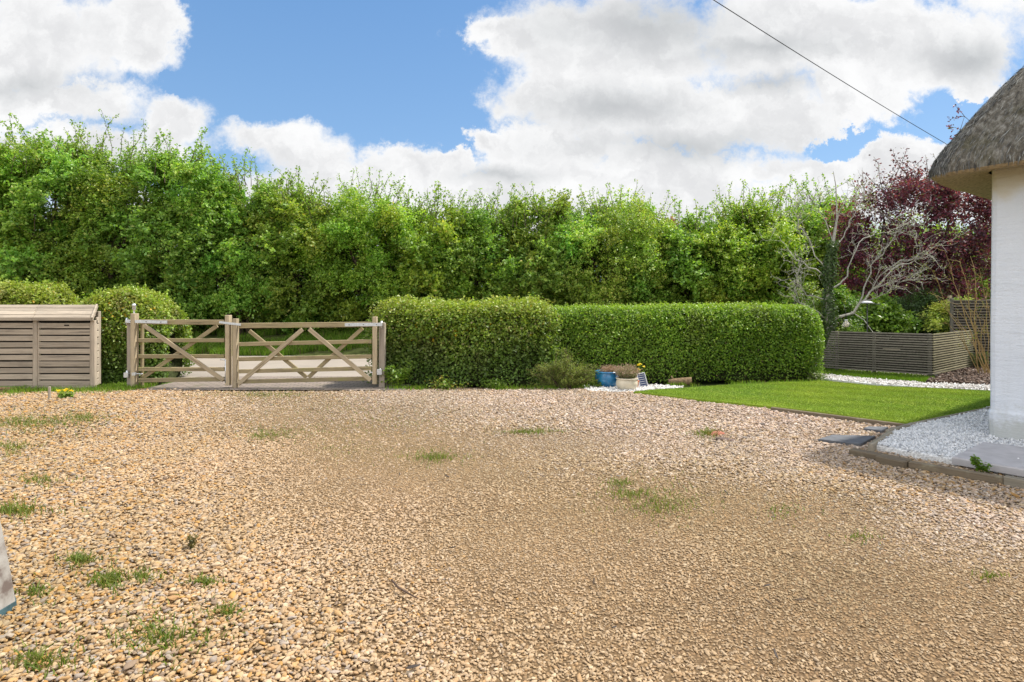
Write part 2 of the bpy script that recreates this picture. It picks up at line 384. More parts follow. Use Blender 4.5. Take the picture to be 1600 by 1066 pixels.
def tree(name, label, X, Y, hw, hd, ztop, zbot, seed, pal=HAW, w=(3, 3, 2, 1.2, .25), nblob=70, tw=42, lf=15, ls=.092, shoots=26, z0=0.25, group=None,
         cat='tree', stems=4, power=2.7, leafm='leaf', bark='bark', shoot_len=(.5, 1.1), upb=.75, sprig=None):
    """one tree: stems with limbs running out to sprays, each spray many small leaves on short twigs"""
    rg = np.random.default_rng(seed)
    root = tag(empty(name, (X, Y, z0)), label, cat, group)
    zc = (ztop + zbot) / 2 - z0; hz = (ztop - zbot) / 2
    d = unit(rg.normal(size=(nblob * 4, 3))); rad = rg.uniform(.12, 1, (len(d), 1)) ** .33
    # boxier than an ellipsoid
    sup = (np.abs(d) ** power).sum(1) ** (-1 / power)
    nz = 1 + .16 * SineNoise(seed + 3, 2.6)(d)
    B = d * rad * (sup * nz)[:, None] * np.array([hw, hd, hz]) * np.array([.88, .86, .83])
    B[:, 2] += zc
    keep = (B[:, 2] > .25) & ((B[:, 1] < hd * .55))
    B = B[keep][:nblob]
    br = rg.uniform(.38, .80, len(B)) * (hw / 2.4) ** .5
    # twigs of every spray
    k = np.repeat(np.arange(len(B)), tw); nt = len(k)
    dirs = unit(rg.normal(size=(nt, 3)) + np.array([0, -.25, .28]))
    st = B[k] + dirs * br[k][:, None] * rg.uniform(.05, .55, (nt, 1))
    ln = br[k] * rg.uniform(.4, .85, nt)
    j = np.repeat(np.arange(nt), lf); nl = len(j)
    f = rg.uniform(0, 1, nl)
    C = st[j] + dirs[j] * (ln[j] * f)[:, None] + rg.normal(size=(nl, 3)) * .042
    C[:, 2] -= .10 * (ln[j] * f) ** 2
    N = rg.normal(size=(nl, 3)) * .75 + dirs[j] * .35 + np.array([.0, -.18, upb])
    tint = palette(pal, w, nl, rg)
    sp_t = rg.uniform(.80, 1.2, len(B)); tint *= sp_t[k[j]][:, None]
    hue = rg.normal(0, .10, len(B))[k[j]]; tint[:, 0] *= 1 + hue
    size = ls * rg.uniform(.6, 1.25, nl)
    parts = [leaf_arrays(C, N, size, tint, rg)]
    tw_lines = []
    # long shoots that break the outline
    for s in range(shoots):
        a = rg.uniform(0, 6.283); rr = rg.uniform(.1, .95)
        p0 = np.array([math.cos(a) * hw * rr, math.sin(a) * hd * .5 * rr - hd * .2, zc + hz * (.80 - .35 * rr * rr)])
        dr = unit(np.array([rg.normal(0, .42) + .25 * math.cos(a), rg.normal(0, .3), 1.0])); L = rg.uniform(*shoot_len) * (hz / 2.5) ** .5
        pts, rad_ = wander(p0, p0 + dr * L, 5, .25, rg, .012, .004, .04)
        tw_lines.append((pts, rad_))
        n2 = int(26 * L); ff = rg.uniform(.15, 1, n2) ** .8
        q = np.stack([np.interp(ff, np.linspace(0, 1, 5), pts[:, i]) for i in range(3)], 1) + rg.normal(size=(n2, 3)) * .05
        parts.append(leaf_arrays(q, rg.normal(size=(n2, 3)) + [0, 0, .5], ls * rg.uniform(.6, 1.1, n2), palette(pal, w, n2, rg), rg))
    if sprig:       # one long leader that tops the crown
        tip = np.array(sprig) - np.array([X, Y, z0]); pts, rad_ = wander([tip[0] * .4, tip[1], zc + hz * .3], tip, 9, .10, rg, .035, .004); tw_lines.append((pts, rad_))
        for _ in range(7):
            k = rg.integers(6, 9); e = pts[k] + rg.normal(size=3) * [.22, .12, .16]; n2 = 16
            tw_lines.append((np.array([pts[k], (pts[k] + e) / 2 + [0, 0, .03], e]), [.008, .005, .003]))
            q = pts[k] + (e - pts[k]) * rg.uniform(.3, 1.1, (n2, 1)) + rg.normal(size=(n2, 3)) * .035
            parts.append(leaf_arrays(q, rg.normal(size=(n2, 3)) + [0, 0, .4], ls * rg.uniform(.7, 1.2, n2), palette(pal, w, n2, rg), rg))
    off = 0; Vs, Fs, Ts = [], [], []
    for v, fc, tt in parts: Vs.append(v); Fs.append(fc + off); Ts.append(tt); off += len(v)
    hs = np.array([rg.uniform(.80, 1.02), 1.0, rg.uniform(.85, 1.3)]) * rg.uniform(.92, 1.08); Ts = [q * hs for q in Ts]
    link('crown', np_mesh('crown', np.concatenate(Vs), np.concatenate(Fs), tint=np.concatenate(Ts)), M[leafm], root)
    # stems and limbs
    lines = [([np.array([0, 0, -.2]), np.array([0, 0, .25])], [.16, .13])]
    for s in range(stems):
        b0 = np.array([rg.normal(0, .18), rg.normal(0, .12), -.15]) * (1 if stems > 1 else np.array([.2, .2, 1]))
        tp = np.array([rg.uniform(-.6, .6) * hw, rg.uniform(-.4, .3) * hd, zc + hz * rg.uniform(.35, .7)])
        pts, rr = wander(b0, tp, 9, .35, rg, rg.uniform(.07, .12), .02); lines.append((pts, rr))
        near = np.argsort(np.linalg.norm(B - tp * .6, axis=1))[s::max(1, stems)][:10]
        for q in near:
            i = rg.integers(3, 8)
            lines.append(wander(pts[i], B[q], 5, .3, rg, rr[i] * .55, .008))
    polytube(lines + tw_lines, 5).build('trunk', M[bark], root)
    return root


# ------------------------------------------------------------------ setting
def flat_poly(name, pts, z0, z1, mat, kind=None, bevel=.012):
    """a slab with a polygonal outline from z0 up to z1"""
    n = len(pts); c = sum((Vector((p[0], p[1], 0)) for p in pts), Vector()) / n
    V = []
    for p in pts: V.append((p[0], p[1], z0))
    for p in pts: V.append((p[0], p[1], z1 - bevel))
    for p in pts:
        q = Vector((p[0], p[1], 0)); q = q + (c - q).normalized() * bevel; V.append((q.x, q.y, z1))
    Fs = []
    for r in range(2):
        for i in range(n): j = (i + 1) % n; Fs.append((r * n + i, r * n + j, (r + 1) * n + j, (r + 1) * n + i))
    Fs.append(tuple(2 * n + i for i in range(n)))
    me = bpy.data.meshes.new(name); me.from_pydata(V, [], Fs); me.update()
    import bmesh
    bm = bmesh.new(); bm.from_mesh(me); bmesh.ops.recalc_face_normals(bm, faces=bm.faces)
    bmesh.ops.triangulate(bm, faces=[f for f in bm.faces if len(f.verts) > 4]); bm.to_mesh(me); bm.free()
    o = link(name, me, mat)
    if kind: o['kind'] = kind
    return o
def in_poly(pts, x, y):
    r = np.zeros(len(x), bool); n = len(pts); j = n - 1
    for i in range(n):
        xi, yi, xj, yj = pts[i][0], pts[i][1], pts[j][0], pts[j][1]
        c = ((yi > y) != (yj > y)) & (x < (xj - xi) * (y - yi) / (yj - yi + 1e-12) + xi); r ^= c; j = i
    return r

def setting_materials():
    m, t, b = material('meadow')
    tc = t.new('ShaderNodeTexCoord'); n = t.noise(tc.outputs['Object'], .8, 8, .65)
    t.put(b.inputs['Base Color'], t.ramp(n, [(.3, (.04, .06, .012)), (.6, (.075, .11, .02)), (.8, (.13, .13, .045))])); b.inputs['Roughness'].default_value = .95
    M['meadow'] = m
    m, t, b = material('asphalt')
    tc = t.new('ShaderNodeTexCoord'); n = t.noise(tc.outputs['Object'], .9, 6, .6); g = t.noise(tc.outputs['Object'], 90, 2)
    c = t.ramp(n, [(.3, (.21, .175, .14)), (.6, (.28, .235, .19)), (.8, (.24, .185, .145))])
    t.put(b.inputs['Base Color'], t.mix(.35, c, t.ramp(g, [(.3, (.17, .15, .13)), (.7, (.46, .42, .37))]))); b.inputs['Roughness'].default_value = .85
    M['asphalt'] = m
    m, t, b = material('block_paving')
    tc = t.new('ShaderNodeTexCoord'); br = t.new('ShaderNodeTexBrick'); t.put(br.inputs['Vector'], tc.outputs['Object'])
    br.inputs['Scale'].default_value = 1.0; br.inputs['Brick Width'].default_value = .21; br.inputs['Row Height'].default_value = .11; br.inputs['Mortar Size'].default_value = .008
    br.inputs['Color1'].default_value = (.20, .165, .14, 1); br.inputs['Color2'].default_value = (.27, .215, .18, 1); br.inputs['Mortar'].default_value = (.07, .06, .045, 1)
    n = t.noise(tc.outputs['Object'], 3, 5, .6)
    t.put(b.inputs['Base Color'], t.mix(t.smooth(n, .5, .8), br.outputs['Color'], (.14, .13, .07))); b.inputs['Roughness'].default_value = .85
    bp = t.new('ShaderNodeBump'); bp.inputs['Strength'].default_value = .6; bp.inputs['Distance'].default_value = .01; bp.invert = True
    t.put(bp.inputs['Height'], br.outputs['Fac']); t.put(b.inputs['Normal'], bp.outputs[0])
    M['paving'] = m
    # packed sand and fines under the pebbles
    m, t, b = material('packed_gravel')
    tc = t.new('ShaderNodeTexCoord'); ob = tc.outputs['Object']
    a = t.new('ShaderNodeAttribute'); a.attribute_name = 'tint'
    wob = t.vec('ADD', ob, t.vec('SCALE', t.noise(ob, 20, 2, col=True), scale=.02))
    cell = t.voronoi(wob, 62, 'Color'); dist = t.voronoi(wob, 62, 'Distance')
    sp = t.new('ShaderNodeSeparateXYZ'); t.put(sp.inputs[0], cell)
    stone = t.ramp(sp.outputs[0], [(0, (.75, .74, .72)), (.25, (1.0, .97, .93)), (.5, (1.15, 1.1, 1.0)), (.75, (1.35, 1.25, 1.1)), (1, (.9, .82, .78))])
    c = t.mix(1.0, a.outputs['Color'], stone, 'MULTIPLY')
    gap = t.smooth(dist, .30, .62)
    c = t.mix(t.math('MULTIPLY', gap, .8), c, t.mix(1.0, a.outputs['Color'], (.42, .38, .32), 'MULTIPLY'))
    big = t.noise(ob, 1.7, 6, .62); c = t.mix(1.0, c, t.ramp(big, [(.3, .78), (.55, 1.0), (.75, 1.1)]), 'MULTIPLY')
    c = t.mix(1.0, c, (.66, .62, .58), 'MULTIPLY')
    t.put(b.inputs['Base Color'], c); b.inputs['Roughness'].default_value = .92; b.inputs['Specular IOR Level'].default_value = .2
    bp = t.new('ShaderNodeBump'); bp.inputs['Strength'].default_value = .9; bp.inputs['Distance'].default_value = .012; bp.invert = True
    t.put(bp.inputs['Height'], dist); t.put(b.inputs['Normal'], bp.outputs[0])
    M['packed'] = m
    # mown lawn
    m, t, b = material('lawn_turf')
    tc = t.new('ShaderNodeTexCoord'); ob = tc.outputs['Object']
    big = t.noise(ob, 1.1, 5, .6); fine = t.noise(ob, 70, 3, .6); st = t.noise(t.vec('MULTIPLY', ob, (.35, 2.2, 1)), 1.5, 3)
    c = t.ramp(big, [(.3, (.14, .22, .02)), (.5, (.20, .285, .028)), (.72, (.31, .36, .05))])
    c = t.mix(t.math('MULTIPLY', t.smooth(st, .5, .68), .5), c, (.22, .31, .035))
    t.put(b.inputs['Base Color'], t.mix(1.0, c, t.ramp(fine, [(.25, .55), (.6, 1.15)]), 'MULTIPLY')); b.inputs['Roughness'].default_value = .9; b.inputs['Specular IOR Level'].default_value = .15
    bp = t.new('ShaderNodeBump'); bp.inputs['Strength'].default_value = .8; bp.inputs['Distance'].default_value = .02
    t.put(bp.inputs['Height'], fine); t.put(b.inputs['Normal'], bp.outputs[0])
    M['turf'] = m
    M['chip_bed'] = simple('white_chipping_bed', (.66, .66, .65), .9, var=.35, scale=60, bump=.6)
    M['soil'] = simple('soil', (.075, .052, .038), .95, var=.5, scale=25, bump=.8, spec=.1)
    M['verge'] = simple('verge_soil', (.085, .10, .03), .95, var=.6, scale=3, bump=.6, spec=.1)
    # stone that takes its colour from the pebble
    m, t, b = material('pebble')
    a = t.new('ShaderNodeAttribute'); a.attribute_name = 'tint'; a.attribute_type = 'INSTANCER'
    tc = t.new('ShaderNodeTexCoord'); n = t.noise(tc.outputs['Object'], 3.0, 4, .6)
    t.put(b.inputs['Base Color'], t.mix(1.0, a.outputs['Color'], t.ramp(n, [(.3, .80), (.7, 1.1)]), 'MULTIPLY'))
    b.inputs['Roughness'].default_value = .78; b.inputs['Specular IOR Level'].default_value = .3
    M['pebble'] = m
setting_materials()

def sheet(name, x0, x1, y0, y1, z, mat):
    o = link(name, np_mesh(name, [(x0, y0, z), (x1, y0, z), (x1, y1, z), (x0, y1, z)], np.array([(0, 1, 2, 3)])), mat); o['kind'] = 'structure'; return o
sheet('ground', -500, 500, -300, 900, -.075, M['meadow'])
sheet('road', -60, 60, 12.15, 17.6, -.022, M['asphalt'])
sheet('paved_apron', -6.6, -1.9, 10.20, 12.15, .012, M['paving'])

def verge():
    nx, ny = 200, 24; xs = np.linspace(-45, 45, nx); ys = np.linspace(17.45, 29, ny)
    X, Y = np.meshgrid(xs, ys); f = np.clip((Y - 17.45) / 3.0, 0, 1); Z = -.03 + .5 * f * f * (3 - 2 * f)
    p = np.stack([X.ravel(), Y.ravel(), 0 * X.ravel()], 1); Z = Z.ravel() + .05 * SineNoise(4, 3)(p) * f.ravel()
    V = p.copy(); V[:, 2] = Z
    i = (np.arange(ny - 1)[:, None] * nx + np.arange(nx - 1)[None]).ravel(); Fc = np.stack([i, i + 1, i + nx + 1, i + nx], 1)
    o = link('grass_verge', np_mesh('grass_verge', V, Fc, True), M['verge']); o['kind'] = 'structure'
verge()

# colour zones of the drive, given where the photograph shows them on the ground
SAND = np.array((.43, .32, .195)); PINK = np.array((.46, .38, .315)); MOSS = np.array((.26, .215, .085)); COARSE = np.array((.42, .295, .165)); BROWN = np.array((.32, .235, .148))
def zone_weights(x, y):
    """weights of the sandy track, pinkish grey gravel, coarse ochre gravel, moss and brown packed fines at ground points"""
    yy = np.maximum(y, .6); px = HX + F * x / yy; py = HY + F * CAMZ / yy
    p = np.stack([x, y, 0 * x], 1); n = .5 * SineNoise(21, 2.2)(p) + .4 * SineNoise(22, 5.5)(p)
    def blob(cx, cy, rx, ry, s=1.0): return s * np.exp(-(((px - cx) / rx) ** 2 + ((py - cy) / ry) ** 2) * (1 + .5 * n))
    pink = blob(950, 635, 420, 36) + blob(1250, 690, 330, 50) + blob(1560, 790, 160, 70) + blob(640, 620, 160, 14, .7)
    coarse = blob(30, 800, 260, 190) + blob(150, 1000, 330, 120) + blob(100, 660, 150, 40, .7) + blob(1480, 760, 200, 40, .35)
    moss = blob(560, 660, 150, 40, .8) + blob(480, 622, 120, 12, .8) + blob(980, 770, 160, 40, .4) + blob(60, 660, 110, 22, .7) + blob(250, 1010, 200, 40, .5) + blob(660, 715, 120, 20, .5)
    brown = blob(1350, 1000, 420, 130, .9) + blob(930, 930, 260, 70, .5) + blob(640, 800, 260, 40, .35)
    sand = .45 + blob(820, 800, 420, 160, .7)
    W = np.stack([sand, pink * 1.6, coarse * 1.8, moss * 1.0, brown * 1.2], 1); return W / W.sum(1)[:, None]

def packed(x, y):
    yy = np.maximum(y, .6); px = HX + F * x / yy; py = HY + F * CAMZ / yy
    p = np.stack([x, y, 0 * x], 1); n = .6 * SineNoise(24, 1.6)(p) + .5 * SineNoise(25, 4.5)(p)
    def blob(cx, cy, rx, ry): return np.exp(-(((px - cx) / rx) ** 2 + ((py - cy) / ry) ** 2) * (1 + .4 * n))
    return np.clip(1.25 * np.maximum.reduce([blob(520, 650, 230, 38), blob(640, 740, 270, 60), blob(880, 850, 330, 90), blob(1330, 960, 420, 130), blob(1230, 800, 260, 45), blob(850, 690, 200, 22)]) - .1 + .15 * n, 0, 1)

def driveway():
    xs = np.arange(-15, 10.01, .09); ys = np.concatenate([np.arange(-5, 1.5, .3), np.arange(1.5, 10.75, .09)])
    nx, ny = len(xs), len(ys); X, Y = np.meshgrid(xs, ys); x, y = X.ravel(), Y.ravel()
    p = np.stack([x, y, 0 * x], 1)
    z = .012 * SineNoise(9, 1.2)(p) + .006 * SineNoise(10, 4)(p) - .012
    W = zone_weights(x, y); tint = W @ np.stack([SAND, PINK, COARSE * .8, MOSS, BROWN])
    tint *= (1 + .07 * SineNoise(31, 3)(p))[:, None] * (1 + .06 * packed(x, y))[:, None]
    V = np.stack([x, y, z], 1)
    i = (np.arange(ny - 1)[:, None] * nx + np.arange(nx - 1)[None]).ravel(); Fc = np.stack([i, i + 1, i + nx + 1, i + nx], 1)
    # keep clear of the lawn, the chipping bed and the ground behind the gate
    o = link('driveway', np_mesh('driveway', V, Fc, True, tint), M['packed']); o['kind'] = 'structure'
    return o
driveway()

def pebble_tree(name, mat, flat=.62, sub=2, nvar=7, noise=.35):
    """geometry nodes: stones on the points of a mesh, with each point's own size, turn and colour"""
    ng = bpy.data.node_groups.new(name, 'GeometryNodeTree')
    ng.interface.new_socket('Geometry', in_out='INPUT', socket_type='NodeSocketGeometry'); ng.interface.new_socket('Geometry', in_out='OUTPUT', socket_type='NodeSocketGeometry')
    t = NT(ng); gi = t.new('NodeGroupInput'); go = t.new('NodeGroupOutput')
    join = t.new('GeometryNodeJoinGeometry')
    for k in range(nvar):
        ico = t.new('GeometryNodeMeshIcoSphere'); ico.inputs['Radius'].default_value = .5; ico.inputs['Subdivisions'].default_value = sub if k % 2 == 0 else 1
        pos = t.new('GeometryNodeInputPosition')
        nz = t.new('ShaderNodeTexNoise'); nz.inputs['Scale'].default_value = 1.7; nz.inputs['Detail'].default_value = 1.0
        t.put(nz.inputs['Vector'], t.vec('ADD', pos.outputs[0], (k * 3.1, k * 7.7, k * 1.3)))
        off = t.vec('MULTIPLY', t.vec('SUBTRACT', nz.outputs['Color'], (.5, .5, .5)), (noise * 2, noise * 2, noise * 1.6))
        sc = t.vec('MULTIPLY', t.vec('ADD', pos.outputs[0], off), (1.0 + .25 * math.sin(k * 2.1), .78 + .12 * math.cos(k * 1.7), flat))
        sp = t.new('GeometryNodeSetPosition'); t.l.new(ico.outputs[0], sp.inputs['Geometry']); t.put(sp.inputs['Position'], sc)
        sm = t.new('GeometryNodeSetShadeSmooth'); sm.inputs['Shade Smooth'].default_value = (k % 2 == 0); t.l.new(sp.outputs[0], sm.inputs[0])
        stm = t.new('GeometryNodeSetMaterial'); stm.inputs['Material'].default_value = mat; t.l.new(sm.outputs[0], stm.inputs[0])
        g2i = t.new('GeometryNodeGeometryToInstance'); t.l.new(stm.outputs[0], g2i.inputs[0]); t.l.new(g2i.outputs[0], join.inputs[0])
    iop = t.new('GeometryNodeInstanceOnPoints'); t.l.new(gi.outputs[0], iop.inputs['Points']); t.l.new(join.outputs[0], iop.inputs['Instance'])
    iop.inputs['Pick Instance'].default_value = True
    def attr(n, ty):
        a = t.new('GeometryNodeInputNamedAttribute', data_type=ty); a.inputs['Name'].default_value = n; return next(o for o in a.outputs if o.enabled)
    t.l.new(attr('rot', 'FLOAT_VECTOR'), iop.inputs['Rotation']); t.l.new(attr('scl', 'FLOAT_VECTOR'), iop.inputs['Scale'])
    t.l.new(attr('pick', 'INT'), iop.inputs['Instance Index'])
    t.l.new(iop.outputs[0], go.inputs[0]); return ng
NG_PEB = pebble_tree('rounded_stones', M['pebble'], flat=.72)
NG_FAR = pebble_tree('far_stones', M['pebble'], flat=.85, sub=1)

def scatter(name, pos, scl, rot, tint, ng, label=None, nvar=7):
    me = bpy.data.meshes.new(name); n = len(pos); me.vertices.add(n); me.vertices.foreach_set('co', np.asarray(pos, np.float32).ravel())
    def put(nm, ty, key, arr): a = me.attributes.new(nm, ty, 'POINT'); a.data.foreach_set(key, np.ascontiguousarray(arr).ravel())
    put('scl', 'FLOAT_VECTOR', 'vector', np.asarray(scl, np.float32)); put('rot', 'FLOAT_VECTOR', 'vector', np.asarray(rot, np.float32))
    c = np.ones((n, 4), np.float32); c[:, :3] = tint; put('tint', 'FLOAT_COLOR', 'color', c)
    put('pick', 'INT', 'value', rng.integers(0, nvar, n).astype(np.int32))
    me.update(); o = link(name, me); md = o.modifiers.new('scatter', 'NODES'); md.node_group = ng
    o['kind'] = 'stuff'
    if label: o['label'] = label
    return o

# outlines of the beds (on the ground, from the photograph)
LAWN = [G(*p, .04) for p in ((990, 612), (1030, 608), (1067, 606), (1125, 602), (1200, 598), (1286, 595), (1372, 603), (1470, 607), (1553, 611), (1553, 632), (1490, 648), (1420, 659.5), (1353, 652), (1264, 640), (1200, 633.5), (1100, 624), (1025, 615.5))]
WALL_U = Vector((.58, -.81, 0)).normalized(); WALL_W = Vector((.81, .58, 0)).normalized(); HC = Vector((5.27, 6.37, 0))
BED = [G(1368, 693, .07), G(1390, 675, .07), G(1425, 661.5, .07), G(1492, 650, .07), G(1556, 633, .07), HC + WALL_W * 1.0, HC + WALL_U * 4.5 + WALL_W * .4, G(1368, 693, .07) + WALL_U * 4.9]
flat_poly('lawn', LAWN, -.05, .04, M['turf'], 'structure')
flat_poly('chipping_bed', BED, -.05, .055, M['chip_bed'], 'structure')
PATH = [G(1268, 584), G(1360, 593.5), G(1450, 600), G(1575, 604.5), G(1575, 612), G(1450, 605.5), G(1366, 600.5), G(1284, 592), G(1262, 588)]
flat_poly('path', PATH, -.05, .012, M['chip_bed'], 'structure')
MULCH = [G(1446, 597), G(1560, 604), G(1640, 590), G(1640, 560), G(1500, 566), G(1470, 588)]
flat_poly('mulch_bed', MULCH, -.05, .008, M['soil'], 'structure')
POTBED = [G(910, 604), G(990, 601), G(1068, 605), G(1062, 608), G(1000, 612), G(960, 613.5), G(915, 610)]
flat_poly('pot_chippings', POTBED, -.05, .006, M['chip_bed'], 'structure')
GRASS_STRIP = [G(1240, 575), G(1300, 577), G(1460, 588), G(1462, 597), G(1360, 593), G(1268, 583.5), G(1240, 590)]
flat_poly('garden_soil', [(4.6, 11.0), (16, 11.0), (16, 30), (4.6, 30)], -.06, -.03, M['verge'], 'structure')

def gravel():
    # drawn near the camera densely, thinner with distance
    def field(ymin, ymax, dens, base, ng, name, label):
        E = 2.4; y = np.sqrt(rng.uniform((ymin + E) ** 2, (ymax + E) ** 2, int(dens * ((ymax + E) ** 2 - (ymin + E) ** 2)))) - E; x = rng.uniform(-1, 1, len(y)) * (y + E)
        ok = ~in_poly(LAWN, x, y) & ~in_poly(BED, x, y) & ~in_poly(POTBED, x, y) & (y < np.where((x > -6.1) & (x < -2.6), 10.26, 10.45) + .05 * np.sin(x * 5)) & ~((x > 4.2) & (y > 9.6))
        ok &= ~((x < -7.5) & (y > 9.95 + .12 * np.sin(x * 3)))
        x, y = x[ok], y[ok]; n = len(x); p = np.stack([x, y, 0 * x], 1)
        Wt = zone_weights(x, y)
        loose = np.clip(Wt[:, 1] * 1.3 + Wt[:, 2] * 1.5 + .32 + .35 * SineNoise(61, 2.5)(p) - .35 * Wt[:, 4] - .5 * Wt[:, 3], .12, 1)
        ok = rng.uniform(0, 1, n) < .78 + .22 * loose - .8 * Wt[:, 3]; x, y, p, Wt, loose = x[ok], y[ok], p[ok], Wt[ok], loose[ok]; n = len(x)
        pk = packed(x, y); s = base * (1 - .24 * pk) * np.exp(rng.normal(0, .26, n)) * (.82 + .18 * loose) * (1 + .15 * Wt[:, 2]) * (1 - .10 * Wt[:, 4])
        scl = np.stack([s * rng.uniform(.9, 1.35, n), s * rng.uniform(.75, 1.1, n), s * rng.uniform(.6, 1.0, n)], 1)
        zs = .012 * SineNoise(9, 1.2)(p) + .006 * SineNoise(10, 4)(p) - .012
        z = zs + s * (rng.uniform(-.05, .45, n) * loose + rng.uniform(-.12, .10, n) * (1 - loose)) * (1 - .30 * pk) - .04 * s * pk + .003
        rot = np.stack([rng.normal(0, .22, n), rng.normal(0, .22, n), rng.uniform(0, 6.28, n)], 1)
        pal_s = [(.43, .325, .205), (.48, .375, .25), (.37, .275, .17), (.53, .435, .31), (.32, .255, .18), (.42, .285, .155)]
        pal_p = [(.54, .45, .385), (.62, .54, .48), (.36, .315, .29), (.44, .36, .30), (.68, .62, .56), (.25, .235, .23), (.52, .38, .28)]
        pal_c = [(.44, .29, .135), (.38, .235, .11), (.47, .365, .22), (.54, .455, .33), (.28, .26, .245), (.38, .345, .31), (.47, .27, .075), (.23, .18, .14), (.44, .325, .19)]
        pal_b = [(.40, .29, .17), (.46, .345, .21), (.34, .245, .145), (.52, .415, .29), (.27, .20, .13)]
        pick = (Wt.cumsum(1) < rng.uniform(0, 1, (n, 1))).sum(1)
        tint = np.zeros((n, 3))
        for k, (pl, w) in enumerate(((pal_s, (3, 3, 2, 1.2, 1, .8)), (pal_p, (3, 2, 1.6, 2, 1.2, .9, 1)), (pal_c, (3, 2.2, 2.4, 1.8, 1.6, 1.4, 1.5, 1.4, 2)), (pal_s, (2, 1, 3, .5, 2, 1)), (pal_b, (3, 3, 2, 1.3, 1)))):
            q = pick == k; tint[q] = palette(pl, w, int(q.sum()), rng, .14)
        zone = Wt @ np.stack([SAND, PINK, COARSE, MOSS, BROWN]); kz = (.17 + .12 * pk)[:, None]; tint = (tint * (1 - kz) + zone * kz) * (np.array([.88, .82, .745]) * (1 - pk)[:, None] + np.array([.83, .785, .73]) * pk[:, None])
        blot = SineNoise(81, .9)(p) * .5 + SineNoise(82, 2.3)(p) * .45 + SineNoise(83, 6)(p) * .3; tint = tint * (1 + .16 * blot)[:, None] * np.stack([1 + 0 * blot, 1 - .015 * blot, 1 + .05 * blot], 1)
        scatter(name, np.stack([x, y, z], 1), scl, rot, tint, ng, label)
    field(1.3, 3.9, 5200, .0185, NG_PEB, 'gravel', 'loose rounded ochre and grey pebbles of the near drive')
    field(3.9, 6.6, 3900, .0200, NG_PEB, 'gravel', 'loose tan gravel across the middle of the drive')
    field(6.6, 10.6, 1800, .027, NG_FAR, 'gravel', 'pinkish grey gravel spread before the hedges')
gravel()

def litter():
    n = 620; y = np.sqrt(rng.uniform(2.0 ** 2, 10.2 ** 2, n)); x = rng.uniform(-1, 1, n) * y; ok = ~in_poly(LAWN, x, y) & ~in_poly(BED, x, y) & ~in_poly(POTBED, x, y) & ((x < 4) | (y < 9)); x, y = x[ok], y[ok]; n = len(x)
    s = rng.uniform(.012, .038, n)
    scatter('leaf_litter', np.stack([x, y, .012 + 0 * x], 1), np.stack([s * 1.5, s * .55, s * .25], 1), np.stack([rng.normal(0, .3, n), rng.normal(0, .3, n), rng.uniform(0, 6.28, n)], 1), palette([(.09, .06, .035), (.16, .11, .06), (.05, .04, .035), (.22, .16, .09)], (3, 2, 2, 1), n, rng), NG_FAR, 'scattered dead leaves and bits of bark on the gravel')
litter()

def chippings():
    def fill(poly, dens, s0, z, name, label, pal, w, nsub=NG_FAR, zr=.02):
        xs = [p[0] for p in poly]; ys = [p[1] for p in poly]; A = (max(xs) - min(xs)) * (max(ys) - min(ys)); n = int(A * dens)
        x = rng.uniform(min(xs), max(xs), n); y = rng.uniform(min(ys), max(ys), n); ok = in_poly(poly, x, y); x, y = x[ok], y[ok]; n = len(x)
        s = s0 * rng.uniform(.6, 1.3, n)
        scatter(name, np.stack([x, y, z + rng.uniform(-.3, .6, n) * s], 1), np.stack([s * 1.2, s, s * .9], 1), rng.uniform(0, 6.28, (n, 3)), palette(pal, w, n, rng, .1), nsub, label)
    white = [(.66, .67, .68), (.57, .58, .59), (.73, .73, .73), (.42, .43, .45)]
    fill(BED, 2600, .024, .056, 'white_gravel', 'white stone chippings in the bed beside the cottage wall', white, (3, 2, 2, .7))
    fill(PATH, 900, .034, .012, 'white_gravel', 'white stone chippings of the narrow path behind the lawn', [(.62, .60, .57), (.54, .50, .46), (.70, .69, .67), (.36, .33, .30)], (3, 2, 2, .8))
    fill(POTBED, 1300, .030, .008, 'white_gravel', 'white stone chippings around the two pots', [(.70, .69, .67), (.6, .58, .55), (.76, .75, .73), (.40, .37, .33)], (3, 2, 2, .6))
    fill(MULCH, 700, .05, .014, 'bark_mulch', 'dark bark mulch in front of the tall slatted screen', [(.10, .065, .045), (.16, .105, .075), (.06, .04, .03), (.24, .17, .13), (.32, .26, .22)], (3, 2, 2, 1, .5))
chippings()

# ------------------------------------------------------------------ grass
GREEN = [(.15, .27, .022), (.19, .32, .03), (.11, .21, .018), (.26, .33, .05)]
def blades(name, x, y, z, h, wd, tint, label=None, lean=.35, parent=None, mat='grass', kind='stuff'):
    n = len(x); a = rng.uniform(0, 6.28, n); h = np.broadcast_to(h, n) * rng.uniform(.55, 1.25, n)
    l = rng.uniform(0, lean, n) * h; b = rng.uniform(0, 6.28, n)
    base = np.stack([x, y, np.broadcast_to(z, n)], 1); side = np.stack([np.cos(a), np.sin(a), 0 * a], 1) * wd * .5
    mid = base + np.stack([np.cos(b) * l * .35, np.sin(b) * l * .35, h * .6], 1); top = base + np.stack([np.cos(b) * l, np.sin(b) * l, h], 1)
    V = np.stack([base - side, base + side, mid + side * .8, mid - side * .8, top], 1).reshape(-1, 3); i = np.arange(n)[:, None] * 5
    me = np_mesh(name, V, [i + [[0, 1, 2, 3]], i + [[3, 2, 4]]], tint=np.repeat(tint, 5, 0))
    o = link(name, me, M[mat], parent)
    if kind: o['kind'] = kind
    if label: o['label'] = label
    return o
def fill_poly(poly, n):
    xs = [p[0] for p in poly]; ys = [p[1] for p in poly]; x = rng.uniform(min(xs), max(xs), n); y = rng.uniform(min(ys), max(ys), n); ok = in_poly(poly, x, y); return x[ok], y[ok]
